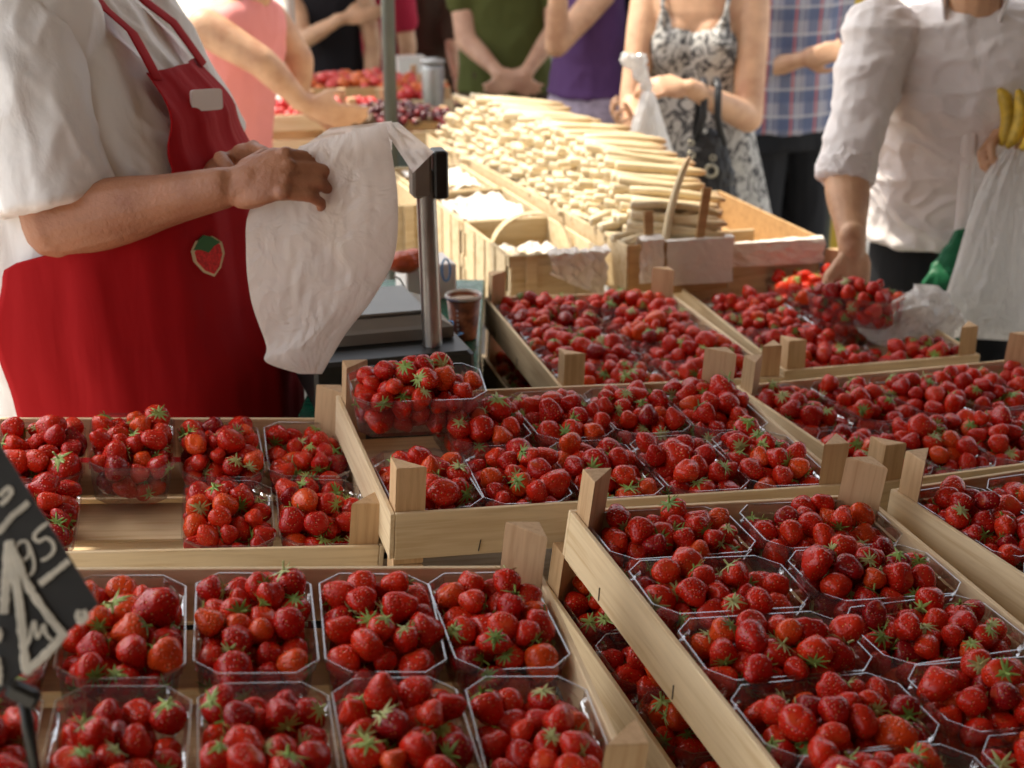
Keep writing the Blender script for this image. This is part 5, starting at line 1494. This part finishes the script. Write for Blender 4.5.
# fruit beside the yellow sign area behind the plaid man
q = at(828, 60, 7.0)
e = empty('produce_display', loc=(q.x + .05, 7.0, 0)); tag(e, 'distant green and yellow produce display right of the plaid shirt', 'display'); bpy.context.view_layer.update()
part('yellow_panel', MB().box((q.x + .06, 7.0, .62), (.16, .30, 1.22), bev=.01), simple('yellow_panel_paint', (.60, .40, .04), .6), e)
mb = MB(); gg = np.random.default_rng(70)
for k in range(60): mb.ell(Vector((q.x + .06 + gg.uniform(-.08, .08), 7.0 + gg.uniform(-.13, .13), 1.26 + gg.uniform(-.02, .05))), (.035, .035, .02), None, 8, 6)
part('green_produce', mb, simple('green_leaf_produce', (.06, .18, .03), .6), e)
EXPO = 1.42
M['ground'] = simple('cobbled_ground', (.42, .385, .33), .85, 3, .2, .004, 30)
tag(MB().box((0, 40, -.05), (400, 400, .1)).build('ground', M['ground']), 'pale paved market square ground', kind='structure')
CX0, CX1, CY0, CY1 = -1.6, 4.2, -2.6, 3.55
cn = empty('stall_canopy', loc=(.2, 1.25, 2.75)); tag(cn, 'beige cloth canopy on four posts stretched above the strawberry stall', 'canopy'); bpy.context.view_layer.update()
M['canopy'] = fabric('canopy_cloth', (.30, .22, .15), .8, .01, 3, 0, trans=.08)
part('cloth', MB().box(((CX0 + CX1) / 2, (CY0 + CY1) / 2, 2.75), (CX1 - CX0, CY1 - CY0, .01)), M['canopy'], cn)
part('back_cloth', MB().box(((CX0 + CX1) / 2, CY0 + .02, 1.38), (CX1 - CX0 - .1, .012, 2.7)), simple('dark_stall_back_cloth', (.06, .05, .045), .9, 4, .2), cn)  # unseen dark sheet added behind the camera to cut sky light from the front
part('side_cloth', MB().box((2.35, (CY0 + 2.6) / 2, 1.38), (.012, 2.6 - CY0 - .1, 2.7)), bpy.data.materials['dark_stall_back_cloth'], cn)  # unseen sheet added on the right so light comes mostly from the left
for x in (CX0 + .06, CX1 - .06):
    for y in (CY0 + .06, CY1 - .06): part('post', MB().tube([(x, y, 0), (x, y, 2.744)], .022, 14), M['pole'], cn)

n2 = empty('market_canopy', loc=(-.5, 6.8, 2.6)); tag(n2, 'neighbouring market canopy on four posts shading the far shoppers', 'canopy'); bpy.context.view_layer.update()
part('cloth', MB().box((-.5, 6.8, 2.6), (3.6, 2.5, .01)), M['canopy'], n2)
for x in (-2.25, 1.25):
    for y in (5.6, 8.0): part('post', MB().tube([(x, y, 0), (x, y, 2.594)], .018, 12), M['pole'], n2)
# ---------------------------------------------------------------- camera, world, sun
cd = bpy.data.cameras.new('camera'); cam = bpy.data.objects.new('camera', cd); col.objects.link(cam)
cam.location = CAM; cam.rotation_euler = (math.pi / 2 - PITCH, 0, 0)
cd.sensor_width = 36; cd.lens = 36 * FPX / 1024; cd.clip_end = 500; cd.clip_start = .05
cd.dof.use_dof = True; cd.dof.focus_distance = 1.70; cd.dof.aperture_fstop = 5.6
scene.camera = cam
w = bpy.data.worlds.new('World'); scene.world = w; w.use_nodes = True
nt = w.node_tree; bg = nt.nodes['Background']
sky = nt.nodes.new('ShaderNodeTexSky'); sky.sky_type = 'NISHITA'; sky.sun_disc = False
SUN_EL, SUN_AZ = R(60), R(-62)     # azimuth from +Y towards +X
sky.sun_elevation = SUN_EL; sky.sun_rotation = SUN_AZ
sky.dust_density = 3.5; sky.air_density = 1.0; sky.ozone_density = .6
hs = nt.nodes.new('ShaderNodeHueSaturation'); hs.inputs['Saturation'].default_value = .30      # hazy summer sky
nt.links.new(sky.outputs[0], hs.inputs['Color']); nt.links.new(hs.outputs[0], bg.inputs[0]); bg.inputs[1].default_value = .15
sd = Vector((math.cos(SUN_EL) * math.sin(SUN_AZ), math.cos(SUN_EL) * math.cos(SUN_AZ), math.sin(SUN_EL)))
sl = bpy.data.lights.new('sun', 'SUN'); sl.energy = 2.35; sl.angle = R(.5); sl.color = (1, .89, .72)
so = bpy.data.objects.new('sun', sl); col.objects.link(so); so.rotation_euler = sd.to_track_quat('Z', 'Y').to_euler()
scene.view_settings.view_transform = 'Standard'; scene.view_settings.look = 'None'
scene.view_settings.exposure = EXPO; scene.view_settings.gamma = 1
scene.render.engine = 'CYCLES'
scene.cycles.max_bounces = 10; scene.cycles.transparent_max_bounces = 24; scene.cycles.transmission_bounces = 6
scene.cycles.use_denoising = True
scene.cycles.sample_clamp_indirect = 8
